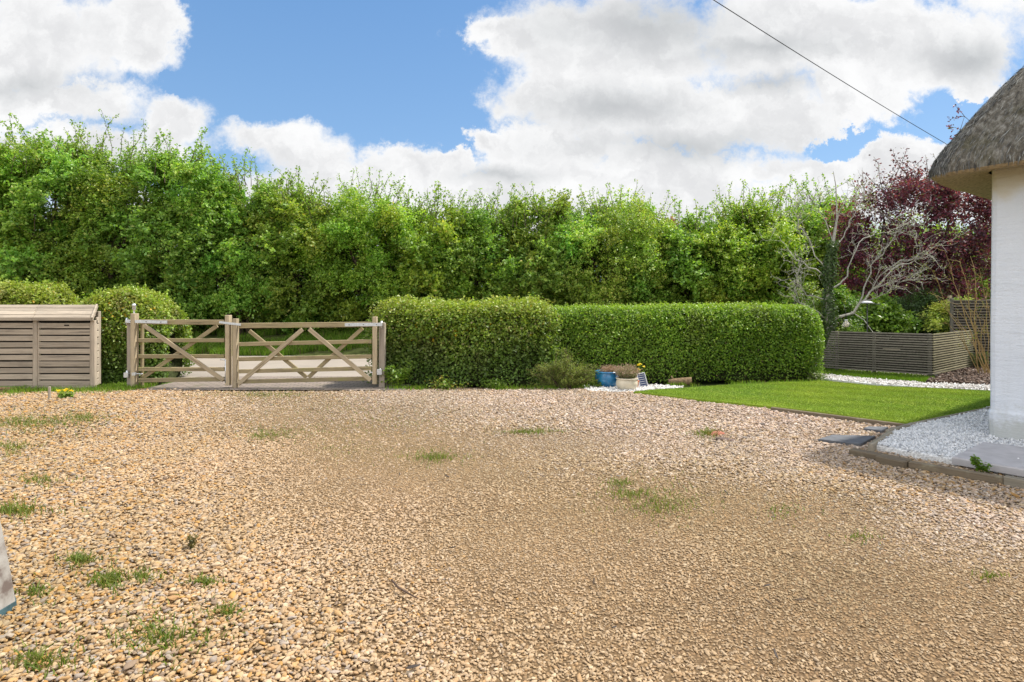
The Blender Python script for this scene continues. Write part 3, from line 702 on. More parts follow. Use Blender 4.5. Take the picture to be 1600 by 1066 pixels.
def lawns():
    x, y = fill_poly(LAWN, 210000); p = np.stack([x, y, 0 * x], 1); k = SineNoise(71, 1.5)(p) * .5 + SineNoise(72, 4)(p) * .3
    tint = palette(GREEN, (3, 2.5, 2, .5), len(x), rng) * np.stack([1 + .5 * k, 1 + .22 * k, 1 + 0 * k], 1) * np.array([1.22, 1.0, 1.3]) * (.92 + .08 * np.sign(np.sin((x * .5 + y) * 8)))[:, None]
    blades('lawn_grass', x, y, .038, .016, .005, tint, 'short mown bright green grass of the front lawn', 1.4)
    x, y = fill_poly(GRASS_STRIP, 26000)
    blades('strip_grass', x, y, -.01, .06, .006, palette(GREEN, (3, 2, 3, .5), len(x), rng) * .9, 'rougher green grass between the white path and low slatted fence')
    # verge across the road
    n = 70000; x = rng.uniform(-16, 4, n); y = 17.5 + 4.5 * rng.uniform(0, 1, n) ** 1.2; f = np.clip((y - 17.45) / 3, 0, 1)
    keep = (SineNoise(73, 2.2)(np.stack([x, y, 0 * x], 1)) + .7 * SineNoise(78, 6)(np.stack([x, y, 0 * x], 1))) > -.35; x, y, f = x[keep], y[keep], f[keep]
    blades('verge_grass', x, y, -.04 + .5 * f * f * (3 - 2 * f), .24, .02, palette(GREEN + [(.20, .16, .07)], (3, 2, 2.5, .5, .6), len(x), rng) * .85, 'long green grass on the bank across the road', .7)
    # rough grass at the feet of the hedges and the bin store
    xs, ys = [], []
    for (xa, ya, xb, yb, w, n) in ((-11, 10.2, -7.5, 10.15, .35, 2600), (-7.5, 10.4, -6.7, 10.5, .5, 1800), (-2.2, 10.4, .8, 10.35, .16, 1500), (.6, 10.4, 1.4, 10.5, .15, 500), (2.9, 10.75, 6.2, 11.2, .12, 900), (-11, 9.6, -8.2, 9.7, .3, 900)):
        f = rng.uniform(0, 1, n); xs.append(xa + (xb - xa) * f + rng.normal(0, .05, n)); ys.append(ya + (yb - ya) * f + rng.normal(0, w * .5, n))
    x, y = np.concatenate(xs), np.concatenate(ys); q = SineNoise(74, 4)(np.stack([x, y, 0 * x], 1)) > -.4; x, y = x[q], y[q]
    blades('edge_grass', x, y, -.01, .09, .008, palette(GREEN + [(.19, .17, .06)], (3, 2, 2, 1, .8), len(x), rng), 'ragged grass along the feet of the hedges and bin store', .8)
    # weeds that creep through the gravel
    xs, ys, hs = [], [], []
    for px, py, rx, ry, n, h in ((45, 662, 60, 8, 700, .05), (125, 655, 30, 5, 300, .05), (20, 700, 25, 6, 200, .04), (25, 802, 30, 6, 260, .05), (65, 752, 25, 5, 160, .035), (125, 880, 16, 6, 220, .035),
                                 (168, 912, 18, 8, 260, .04), (60, 930, 20, 8, 120, .03), (225, 905, 20, 7, 140, .03), (320, 914, 14, 4, 150, .03), (352, 960, 14, 6, 120, .03), (250, 1000, 60, 25, 500, .03),
                                 (60, 1040, 35, 10, 220, .04), (415, 683, 22, 5, 160, .03), (440, 676, 60, 8, 240, .025), (680, 716, 28, 5, 380, .03), (840, 676, 24, 2.5, 260, .03), (810, 677, 18, 2, 140, .03),
                                 (985, 774, 26, 6, 200, .026), (1030, 790, 45, 18, 420, .028), (965, 757, 14, 5, 120, .03), (1105, 679, 14, 4, 260, .045), (1345, 842, 16, 6, 60, .02), (1545, 904, 12, 3, 60, .025),
                                 (420, 618, 60, 4, 500, .035), (520, 640, 120, 16, 500, .02), (620, 660, 80, 14, 260, .02), (1220, 800, 30, 8, 90, .02), (540, 700, 80, 12, 160, .018)):
        for _ in range(n):
            g = G(px + R.gauss(0, rx * (.5 if R.random() < .6 else 1.3)), max(py + R.gauss(0, ry * (.5 if R.random() < .6 else 1.3)), 606)); xs.append(g.x); ys.append(g.y); hs.append(h)
    x, y = np.array(xs), np.array(ys); keep = y < 10.3
    blades('weed_cover', x[keep], y[keep], .006, np.array(hs)[keep] * 1.15, .0065, palette([(.11, .16, .025), (.15, .20, .03), (.21, .23, .05), (.24, .20, .07)], (3, 2.5, 1.5, 1), int(keep.sum()), rng), 'low green weeds and moss creeping through the gravel', 1.6)
lawns()

# ------------------------------------------------------------------ trees across the road
def tree_row():
    spec = [  # centre px, top px, half width px, distance, label
        (-95, 178, 110, 18.6, 'tall light green hedgerow tree cut off by the photo edge above the bin store'),
        (40, 182, 95, 19.0, 'tallest light green hedgerow tree rising behind the bin store lid'),
        (150, 188, 85, 19.4, 'tall bushy hedgerow tree behind the domed ivy hedge'),
        (255, 204, 80, 19.2, 'hedgerow tree with wispy tip behind the left gate post'),
        (350, 238, 75, 19.5, 'hedgerow tree with sloping top behind the meeting stiles of the gate'),
        (450, 268, 72, 19.8, 'rounded hedgerow tree behind the middle of the long gate'),
        (560, 270, 72, 19.6, 'hedgerow tree with spiky crown above the right gate post'),
        (655, 290, 72, 20.0, 'lower hedgerow tree behind the gate end of the variegated hedge'),
        (752, 292, 72, 20.0, 'feathery hedgerow tree behind the middle of the variegated hedge'),
        (850, 288, 74, 20.2, 'round topped hedgerow tree behind where the two hedges meet'),
        (965, 288, 80, 20.0, 'broad yellow green hedgerow tree behind the blue pot'),
        (1085, 312, 82, 20.4, 'lowest hedgerow tree with thin shoots below the brick chimney'),
        (1190, 288, 74, 20.0, 'bright hedgerow tree with a dark tuft left of the bare tree'),
        (1290, 276, 74, 20.6, 'darker green tree standing behind the bare lichen tree')]
    for i, (px, py, hw, d, lab) in enumerate(spec):
        c = P(px, py, d); hwm = hw / F * d * 1.45
        w = [(3, 3, 2, 1.2, .25), (2.5, 3, 2, 1.6, .4), (3, 2.4, 2.8, .7, .15)][i % 3]
        if i in (10, 12): w = (2, 3, 1.2, 2.2, .8)
        tree('hedgerow_tree', lab, c.x, d + 1.2, hwm, 2.3, c.z - .35, .40, 100 + i, w=w, nblob=int(40 * hwm), z0=.35, ls=(.098, .112, .090, .118)[i % 4], upb=(.75, .5, .9)[i % 3], tw=(56, 42, 66, 48)[i % 4], lf=(15, 20, 13, 17)[i % 4], group='trees of the hedgerow across the road', stems=5, shoots=40, shoot_len=(.5, 1.35))
tree_row()

def thicket():
    rg = np.random.default_rng(401); n = 150000; x = rg.uniform(-27, 14, n); f = rg.uniform(0, 1, n); p = np.stack([x, 0 * x, 5 * f], 1)
    top = 3.7 + .5 * SineNoise(402, 1.1)(np.stack([x, 0 * x, 0 * x], 1)) - .05 * x; z = .35 + top * f ** 1.1; y = 22.6 + .6 * SineNoise(403, 1.6)(np.stack([x, 0 * x, z], 1)) + rg.exponential(.35, n)
    v, fc, tt = leaf_arrays(np.stack([x, y, z], 1), rg.normal(size=(n, 3)) * .7 + [0, -.4, .7], rg.uniform(.10, .19, n), palette(HAW, (2, 1, 3, .4, .1), n, rg), rg)
    o = link('thicket', np_mesh('thicket', v, fc, tint=tt), M['leaf']); tag(o, 'dense green thicket filling the gaps behind the hedgerow trees', None, None, 'stuff')
thicket()

# trees and shrubs of the garden on the right
PURP = [(.125, .030, .040), (.20, .040, .055), (.075, .025, .034), (.28, .055, .07), (.17, .13, .05)]
def garden_trees():
    tree('purple_tree', 'purple leaved plum tree above the slatted fence beside the thatch', 11.65, 16.5, 2.3, 1.8, 5.35, 1.1, 301, pal=PURP, w=(3, 3, 3, 1.3, .8), nblob=98, tw=36, lf=12, ls=.085,
         shoots=26, z0=0.0, stems=4, upb=.5, shoot_len=(.6, 1.3), sprig=P(1507, 182, 16.5))
    tree('evergreen_tree', 'dark evergreen tree deep behind the purple plum tree', 15.0, 20.5, 4.2, 2.0, 4.4, .3, 302, w=(2, 1, 5, .2, 0), shoots=0, nblob=190, z0=0.1, stems=1)
    tree('garden_shrub', 'bright green broad leaved shrub behind the low slatted fence', 9.15, 14.9, 1.0, .7, 1.72, .3, 303, pal=[(.19, .31, .03), (.14, .25, .025), (.24, .34, .04)], w=(2, 2, 1), nblob=30, ls=.10, shoots=5, z0=0, stems=3, cat='shrub', leafm='leaf_gloss', shoot_len=(.15, .3))
    tree('garden_shrub', 'dark green shrub between the bright and golden shrubs', 10.5, 15.2, 1.2, .8, 1.75, .3, 304, pal=[(.07, .125, .03), (.09, .15, .04), (.05, .09, .022)], w=(2, 2, 2), nblob=34, ls=.06, shoots=5, z0=0, stems=3, cat='shrub', shoot_len=(.15, .3))
    tree('garden_shrub', 'golden yellow shrub left of the tall slatted screen', 11.15, 14.6, .62, .5, 1.62, .4, 305, pal=[(.52, .52, .08), (.42, .46, .07), (.60, .55, .12)], w=(2, 2, 1), nblob=22, ls=.06, shoots=4, z0=0, stems=3, cat='shrub', shoot_len=(.1, .2))
    tree('garden_shrub', 'loose green shrub below the ivy clad trunk', 7.75, 14.2, .75, .6, 1.9, .3, 306, pal=[(.17, .26, .03), (.12, .20, .025), (.23, .29, .05)], w=(2, 2, 1), nblob=24, ls=.06, shoots=8, z0=0, stems=3, cat='shrub', shoot_len=(.2, .4))
garden_trees()

def bare_tree():
    rg = np.random.default_rng(77); D = 13.6
    root = tag(empty('bare_tree', (P(1300, 520, D).x, D, 0)), 'bare grey lichen covered tree with an ivy clad trunk right of the clipped hedge', 'tree')
    o = np.array([P(1300, 520, D).x, D, 0]); L = []
    def pp(px, py, dd=0.0): q = P(px, py, D + dd); return np.array(q) - o
    trunk = [np.array([0, 0, -.1]), pp(1296, 510), pp(1294, 440), pp(1300, 390), pp(1308, 340, .1), pp(1306, 290, .2), pp(1302, 268, .2)]
    L.append((trunk, [.11, .09, .07, .042, .022, .012, .006]))
    limbs = [([(1296, 505), (1335, 487), (1362, 455), (1398, 418), (1428, 408), (1446, 392)], .055, -.7),
             ([(1340, 480), (1352, 450), (1362, 415), (1382, 390), (1398, 372), (1402, 350)], .035, -.3),
             ([(1362, 455), (1376, 428), (1408, 410), (1438, 400), (1462, 384)], .022, -.9),
             ([(1365, 450), (1400, 440), (1430, 436)], .018, -.5), ([(1352, 470), (1380, 462), (1392, 450)], .018, -.9),
             ([(1298, 450), (1318, 440), (1330, 410), (1342, 380), (1366, 366), (1370, 330), (1360, 325)], .035, .3),
             ([(1296, 440), (1275, 420), (1244, 405), (1228, 385), (1220, 376)], .03, .5), ([(1294, 470), (1262, 460), (1246, 440), (1250, 415)], .025, -.3),
             ([(1296, 500), (1270, 485), (1248, 470), (1240, 448)], .025, -.6), ([(1294, 430), (1276, 400), (1262, 370), (1242, 340), (1240, 320)], .028, .6),
             ([(1300, 400), (1316, 370), (1330, 345), (1346, 320), (1350, 300)], .025, .3), ([(1302, 380), (1290, 350), (1280, 320), (1262, 312)], .02, .0), ([(1306, 350), (1318, 320), (1334, 310)], .015, .0),
             ([(1370, 366), (1395, 360), (1418, 350)], .012, .2)]
    ends = []
    for pts, r, dd in limbs:
        n = len(pts); q = np.array([pp(x, y, dd * i / (n - 1)) for i, (x, y) in enumerate(pts)])
        # smooth the polyline a little with jitter
        f = np.linspace(0, n - 1, n * 3 - 2); c = np.stack([np.interp(f, range(n), q[:, k]) for k in range(3)], 1); c[1:-1] += rg.normal(size=(len(c) - 2, 3)) * .02
        L.append((c, list(np.linspace(r * .62, .0035, len(c))))); ends.append((c, r))
    def twigs(c, r, depth):
        n = len(c); m = 8 if depth == 0 else 2
        for _ in range(m):
            i = rg.integers(max(1, n // 3), n); d0 = unit(c[i] - c[i - 1])
            d = unit(d0 + rg.normal(size=3) * np.array([.75, .6, .6]) + np.array([0, 0, .22])); ln = rg.uniform(.22, .55) * (1 if depth == 0 else .6)
            pts, rr = wander(c[i], c[i] + d * ln, 5, .45, rg, .006 if depth == 0 else .004, .002); L.append((pts, rr))
            if depth < 2: twigs(pts, .01, depth + 1)
    for c, r in ends: twigs(c, r, 0)
    for pts_ in ([(1330, 487), (1350, 500), (1368, 525), (1385, 533), (1395, 524)], [(1366, 522), (1376, 518)], [(1380, 531), (1372, 536)]):
        q = np.array([pp(x, y, -1.2 * i / 4) for i, (x, y) in enumerate(pts_)]); L.append((q, list(np.linspace(.012, .005, len(q)))))
    polytube(L, 5).build('branches', M['pale_bark'], root)
    # ivy on the trunk
    n = 3600; f = rg.uniform(0, 1, n) ** 1.1 * 3.2; T = np.array(trunk); C = np.stack([np.interp(f, range(len(T)), T[:, k]) for k in range(3)], 1)
    a = rg.uniform(0, 6.28, n); rr = .07 + rg.uniform(0, .09, n) * (1 + .6 * np.sin(f * 6)); C += np.stack([np.cos(a) * rr, np.sin(a) * rr, rg.normal(0, .05, n)], 1)
    N = np.stack([np.cos(a), np.sin(a), .5 + 0 * a], 1) + rg.normal(size=(n, 3)) * .5
    v, fc, tt = leaf_arrays(C, N, rg.uniform(.04, .075, n), palette([(.055, .10, .025), (.08, .13, .035), (.10, .15, .04)], (3, 2, 1), n, rg), rg, .8)
    link('ivy', np_mesh('ivy', v, fc, tint=tt), M['leaf_gloss'], root)
    # the sparse young leaves and lichen tufts on the twigs
    n = 900; k = rg.integers(0, len(L), n); C = np.array([np.array(L[i][0])[rg.integers(1, len(L[i][0]))] for i in k]) + rg.normal(size=(n, 3)) * .03
    v, fc, tt = leaf_arrays(C, rg.normal(size=(n, 3)), rg.uniform(.025, .05, n), palette([(.26, .27, .16), (.18, .22, .05), (.32, .33, .24)], (2, 2, 2), n, rg), rg, .7)
    link('lichen_tuft', np_mesh('lichen_tuft', v, fc, tint=tt), M['leaf'], root)
bare_tree()

# ------------------------------------------------------------------ clipped hedges
def hedge(name, label, a, b, depth, h, seed, pal, w, ls=.045, n=60000, round_=.28, bulge=.06, taper=(.35, .35), hfun=None, leafm='leaf_gloss', flowers=None, shag=.05, group=None):
    """a clipped hedge from a to b (its front foot line): twiggy inside and a deep skin of small leaves"""
    rg = np.random.default_rng(seed); a, b = Vector(a), Vector(b); u = (b - a); Ln = u.length; u.normalize(); v = Vector((-u.y, u.x, 0))
    if v.y < 0: v = -v
    root = tag(empty(name, (a + b) / 2 + v * depth / 2), label, 'hedge', group)
    n1 = SineNoise(seed + 1, 2.2); n2 = SineNoise(seed + 2, 6.0); U = np.array(u); Vv = np.array(v)
    def surf(s, t, inset=0.0):
        """s along 0..1, t around 0..1 from front foot over the top to the back foot"""
        hh = (h * np.ones_like(s)) if hfun is None else hfun(s)
        ang = t * math.pi; e = 2 / (2 + 6 * (.30 - min(round_, .29)) / .3)
        cx = -np.sign(np.cos(ang)) * np.abs(np.cos(ang)) ** (e * .62); cz = np.abs(np.sin(ang)) ** (e * .62)
        dl = np.minimum(s * Ln / taper[0], 1); dr = np.minimum((1 - s) * Ln / taper[1], 1)
        k = np.sqrt(np.maximum(1 - (1 - dl) ** 2, 0)) * np.sqrt(np.maximum(1 - (1 - dr) ** 2, 0)); kz = .55 + .45 * k
        kx = .25 + .75 * k
        y = cx * (depth / 2 - inset) * kx; z = cz * (hh * kz - inset); x = (s - .5) * (Ln - 2 * inset)
        # a clipped hedge is a little narrower at the foot in shade
        y = y * (.90 + .10 * np.clip(z / .5, 0, 1))
        p = U * x[:, None] + Vv * y[:, None]; p[:, 2] += z
        q = p + np.array([seed, 0, 0]); bump = bulge * (n1(q) + .7 * n2(q))
        nrm = U * 0 + Vv * (cx * 1.0)[:, None]; nrm[:, 2] += cz; nrm += U * ((1 - dr) - (1 - dl))[:, None] * 1.5
        nrm = unit(nrm); p = p + nrm * bump[:, None]; p[:, 2] = np.maximum(p[:, 2], .01)
        return p, nrm
    # core
    ns, nt = 60, 28; S, T = np.meshgrid(np.linspace(0.002, .998, ns), np.linspace(0, 1, nt)); p, _ = surf(S.ravel(), T.ravel(), .13)
    i = (np.arange(nt - 1)[:, None] * ns + np.arange(ns - 1)[None]).ravel(); Fc = np.stack([i, i + 1, i + ns + 1, i + ns], 1)
    capL = [tuple(range(0, nt * ns, ns))]; capR = [tuple(range(ns - 1, nt * ns, ns))]
    me = np_mesh('inner_twigs', p, [Fc, np.array(capL), np.array(capR)], True); link('inner_twigs', me, M['hedge_core'], root)
    # leaf skin: more leaves on the seen faces
    t = rg.uniform(0, 1, n) ** 1.25; s = rg.uniform(0, 1, n); ne = n // 7
    s[:ne] = np.where(rg.uniform(0, 1, ne) < .5, rg.uniform(0, taper[0] / Ln, ne), 1 - rg.uniform(0, taper[1] / Ln, ne))
    p, nrm = surf(s, t); C = p + nrm * (rg.exponential(.05, n) * -1 + shag * rg.normal(size=n).clip(-1, 2))[:, None] + rg.normal(size=(n, 3)) * .012
    C[:, 2] = np.maximum(C[:, 2], .01)
    N = nrm * .6 + rg.normal(size=(n, 3)) * .75 + np.array([0, 0, .4])
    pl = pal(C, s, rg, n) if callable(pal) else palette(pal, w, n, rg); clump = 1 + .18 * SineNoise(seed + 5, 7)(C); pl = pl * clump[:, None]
    vv, fc, tt = leaf_arrays(C, N, ls * rg.uniform(.65, 1.3, n), pl, rg, .62)
    # stray shoots that stand out of the clipped faces
    m = n // 260; s = rg.uniform(.02, .98, m); t = rg.uniform(.06, .62, m); p, nrm = surf(s, t); dr = unit(nrm + rg.normal(size=(m, 3)) * .5 + [0, 0, .7]); ln = rg.uniform(.06, .20, m) * (1.25 if bulge > .06 else .55)
    j = np.repeat(np.arange(m), 9); f = rg.uniform(.1, 1, len(j)); C2 = p[j] + dr[j] * (ln[j] * f)[:, None] + rg.normal(size=(len(j), 3)) * .012
    v2, f2, t2 = leaf_arrays(C2, rg.normal(size=(len(j), 3)) + [0, -.2, .6], ls * rg.uniform(.55, 1.1, len(j)), palette([(.30, .42, .05), (.24, .36, .04), (.36, .42, .08)], (2, 2, 1), len(j), rg), rg, .6)
    fc = np.concatenate([fc, f2 + len(vv)]); vv = np.concatenate([vv, v2]); tt = np.concatenate([tt, t2])
    link('leaves', np_mesh('leaves', vv, fc, tint=tt), M[leafm], root)
    if flowers:
        m = flowers; s = rg.uniform(.02, .98, m); t = rg.uniform(.12, .5, m); p, nrm = surf(s, t); p = p + nrm * .03
        C = np.repeat(p, 4, 0) + rg.normal(size=(m * 4, 3)) * .02; N = np.repeat(nrm, 4, 0) + rg.normal(size=(m * 4, 3)) * .4
        vv, fc, tt = leaf_arrays(C, N, rg.uniform(.03, .055, m * 4), palette([(.62, .42, .02), (.60, .30, .01), (.55, .48, .10)], (3, 1, 1), m * 4, rg), rg, .9)
        link('yellow_leaves', np_mesh('yellow_leaves', vv, fc, tint=tt), M['leaf'], root)
    return root
def ivy_pal(low=(.115, .20, .04)):
    def f(C, s, rg, n):
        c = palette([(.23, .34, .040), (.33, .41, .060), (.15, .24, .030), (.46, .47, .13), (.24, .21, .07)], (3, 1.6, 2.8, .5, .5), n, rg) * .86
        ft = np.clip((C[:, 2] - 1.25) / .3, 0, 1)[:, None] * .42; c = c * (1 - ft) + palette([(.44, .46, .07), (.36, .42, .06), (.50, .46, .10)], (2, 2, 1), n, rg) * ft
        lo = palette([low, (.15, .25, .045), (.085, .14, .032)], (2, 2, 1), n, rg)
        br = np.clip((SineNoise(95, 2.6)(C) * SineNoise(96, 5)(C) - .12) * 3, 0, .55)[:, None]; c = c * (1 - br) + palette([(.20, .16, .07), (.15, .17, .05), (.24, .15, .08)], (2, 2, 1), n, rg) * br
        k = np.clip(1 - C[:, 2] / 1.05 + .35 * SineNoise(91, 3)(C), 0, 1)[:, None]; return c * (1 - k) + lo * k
    return f
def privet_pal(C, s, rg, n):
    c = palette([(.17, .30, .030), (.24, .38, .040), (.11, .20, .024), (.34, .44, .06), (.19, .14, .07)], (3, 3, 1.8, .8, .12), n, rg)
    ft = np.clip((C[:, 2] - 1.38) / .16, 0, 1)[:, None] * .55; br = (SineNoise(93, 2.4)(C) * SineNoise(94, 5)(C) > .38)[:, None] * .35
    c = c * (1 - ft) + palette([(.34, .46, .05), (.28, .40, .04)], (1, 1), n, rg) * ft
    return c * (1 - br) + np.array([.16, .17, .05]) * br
hL0, hL1 = P(566, 604, 10.75).xy.to_3d(), G(868, 604); hR0, hR1 = G(858, 602), G(1302, 594)
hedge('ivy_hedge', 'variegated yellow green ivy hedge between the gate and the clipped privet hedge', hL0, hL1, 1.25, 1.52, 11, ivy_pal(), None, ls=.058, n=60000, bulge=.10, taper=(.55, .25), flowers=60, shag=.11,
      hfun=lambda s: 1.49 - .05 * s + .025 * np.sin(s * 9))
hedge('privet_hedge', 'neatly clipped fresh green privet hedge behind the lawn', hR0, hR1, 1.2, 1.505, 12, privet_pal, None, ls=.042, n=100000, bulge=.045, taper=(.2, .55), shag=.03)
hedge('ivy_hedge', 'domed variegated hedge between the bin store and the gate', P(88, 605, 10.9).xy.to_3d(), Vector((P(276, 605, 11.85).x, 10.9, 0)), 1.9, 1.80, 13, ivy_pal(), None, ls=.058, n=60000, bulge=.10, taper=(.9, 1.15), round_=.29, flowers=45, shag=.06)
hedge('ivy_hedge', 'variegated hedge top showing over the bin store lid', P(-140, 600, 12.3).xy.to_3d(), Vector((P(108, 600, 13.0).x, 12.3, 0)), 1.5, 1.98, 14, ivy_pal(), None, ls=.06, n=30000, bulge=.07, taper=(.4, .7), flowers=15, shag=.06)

def small_shrubs():
    rg = np.random.default_rng(5)
    # wiry olive shrub against the hedge junction
    c = G(882, 607); root = tag(empty('wiry_shrub', (c.x, c.y - .0, 0)), 'fine leaved olive green shrub growing against the hedge left of the blue pot', 'shrub')
    L = []; Cs = []; Ds = []
    for _ in range(230):
        a = rg.uniform(0, 6.28); tp = np.array([math.cos(a) * rg.uniform(.05, .72), math.sin(a) * .28 * rg.uniform(0, 1) - .02, rg.uniform(.18, .80) * (1 - .45 * abs(math.cos(a)))])
        pts, rr = wander((rg.normal(0, .07), rg.normal(0, .05), 0), tp, 5, .25, rg, .006, .002, .06); L.append((pts, rr))
        f = rg.uniform(.25, 1, 80); Cs.append(np.stack([np.interp(f, np.linspace(0, 1, 5), pts[:, k]) for k in range(3)], 1) + rg.normal(size=(80, 3)) * .02); Ds.append(np.repeat(unit(tp)[None], 80, 0))
    polytube(L, 4).build('stem', M['twig'], root); C = np.concatenate(Cs); n = len(C)
    v, fc, tt = leaf_arrays(C, rg.normal(size=(n, 3)) + [0, -.2, .4], rg.uniform(.02, .04, n), palette([(.22, .28, .06), (.29, .33, .08), (.16, .21, .05), (.26, .19, .10)], (3, 2, 2, .5), n, rg), rg, .35)
    link('leaves', np_mesh('leaves', v, fc, tint=tt), M['leaf'], root)
    # leafy weeds at hedge feet
    def leafy(px, py, r, hh, n, pal, lab, name='leafy_weed', ls=.07, fl=0, z=0.0):
        g = G(px, py, z); root = tag(empty(name, g), lab, 'weed'); L = []; Cs = []
        for _ in range(max(6, n // 22)):
            a = rg.uniform(0, 6.28); tp = np.array([math.cos(a) * r * rg.uniform(.2, 1), math.sin(a) * r * .7 * rg.uniform(.2, 1), hh * rg.uniform(.4, 1)])
            pts, rr = wander((0, 0, 0), tp, 4, .2, rg, .004, .002, .05); L.append((pts, rr)); f = rg.uniform(.3, 1.05, 22)
            Cs.append(np.stack([np.interp(f, np.linspace(0, 1, 4), pts[:, k]) for k in range(3)], 1) + rg.normal(size=(22, 3)) * r * .13)
        C = np.concatenate(Cs); C[:, 2] = np.maximum(C[:, 2], .005); m = len(C)
        v, fc, tt = leaf_arrays(C, rg.normal(size=(m, 3)) * .5 + [0, -.2, .9], ls * rg.uniform(.5, 1.2, m), palette(pal, [1] * len(pal), m, rg), rg, .65)
        link('leaves', np_mesh('leaves', v, fc, tint=tt), M['leaf'], root); polytube(L, 4).build('stem', M['leaf_stem'], root)
        for k in range(fl):
            q = np.array([rg.normal(0, r * .5), rg.normal(0, r * .35), hh * rg.uniform(.9, 1.35)]); nn = 30
            Cq = q + rg.normal(size=(nn, 3)) * [.012, .012, .006]; vv, ff, t2 = leaf_arrays(Cq, rg.normal(size=(nn, 3)) * .4 + [0, -.4, 1], np.full(nn, .03), palette([(.75, .56, .01), (.8, .65, .03)], (1, 1), nn, rg), rg, .5)
            link('flower_head', np_mesh('flower_head', vv, ff, tint=t2), M['leaf'], root)
        return root
    M['leaf_stem'] = simple('green_stem', (.12, .16, .05), .7)
    g1 = [(.18, .29, .03), (.12, .22, .025), (.23, .32, .05)]
    leafy(620, 606, .32, .45, 700, g1, 'leafy green weeds at the foot of the right gate post')
    leafy(700, 607, .5, .14, 500, g1 + [(.28, .24, .04)], 'low yellowing weeds under the variegated hedge', ls=.05)
    leafy(770, 607, .4, .14, 400, g1, 'low ground ivy under the middle of the variegated hedge', ls=.05)
    leafy(935, 606, .25, .16, 300, g1, 'small weeds just left of the blue pot', ls=.05)
    leafy(1275, 594, .30, .16, 380, [(.15, .20, .05), (.22, .26, .10), (.10, .16, .03)], 'pale leafy plant at the end of the privet hedge', ls=.05)
    leafy(102, 622, .18, .10, 240, g1, 'dandelion clump with yellow flowers on the gravel before the bin store', 'dandelion', ls=.05, fl=8)
    leafy(1533, 742, .09, .16, 120, [(.12, .22, .02), (.16, .26, .03)], 'small bright green fern like weed against the timber edging', ls=.045)
    leafy(300, 858, .05, .09, 60, [(.20, .15, .06), (.14, .12, .04)], 'tiny withered brown weed alone in the gravel', ls=.025)
    leafy(1003, 603, .10, .31, 180, [(.18, .24, .03), (.12, .19, .02)], 'yellow flowered plant rising behind the little solar panel', 'flowering_plant', ls=.04, fl=4)
    leafy(1530, 577, .35, .40, 320, [(.13, .16, .06), (.09, .13, .03)], 'grey green shrub low in the mulch bed', 'low_shrub', ls=.07)
small_shrubs()

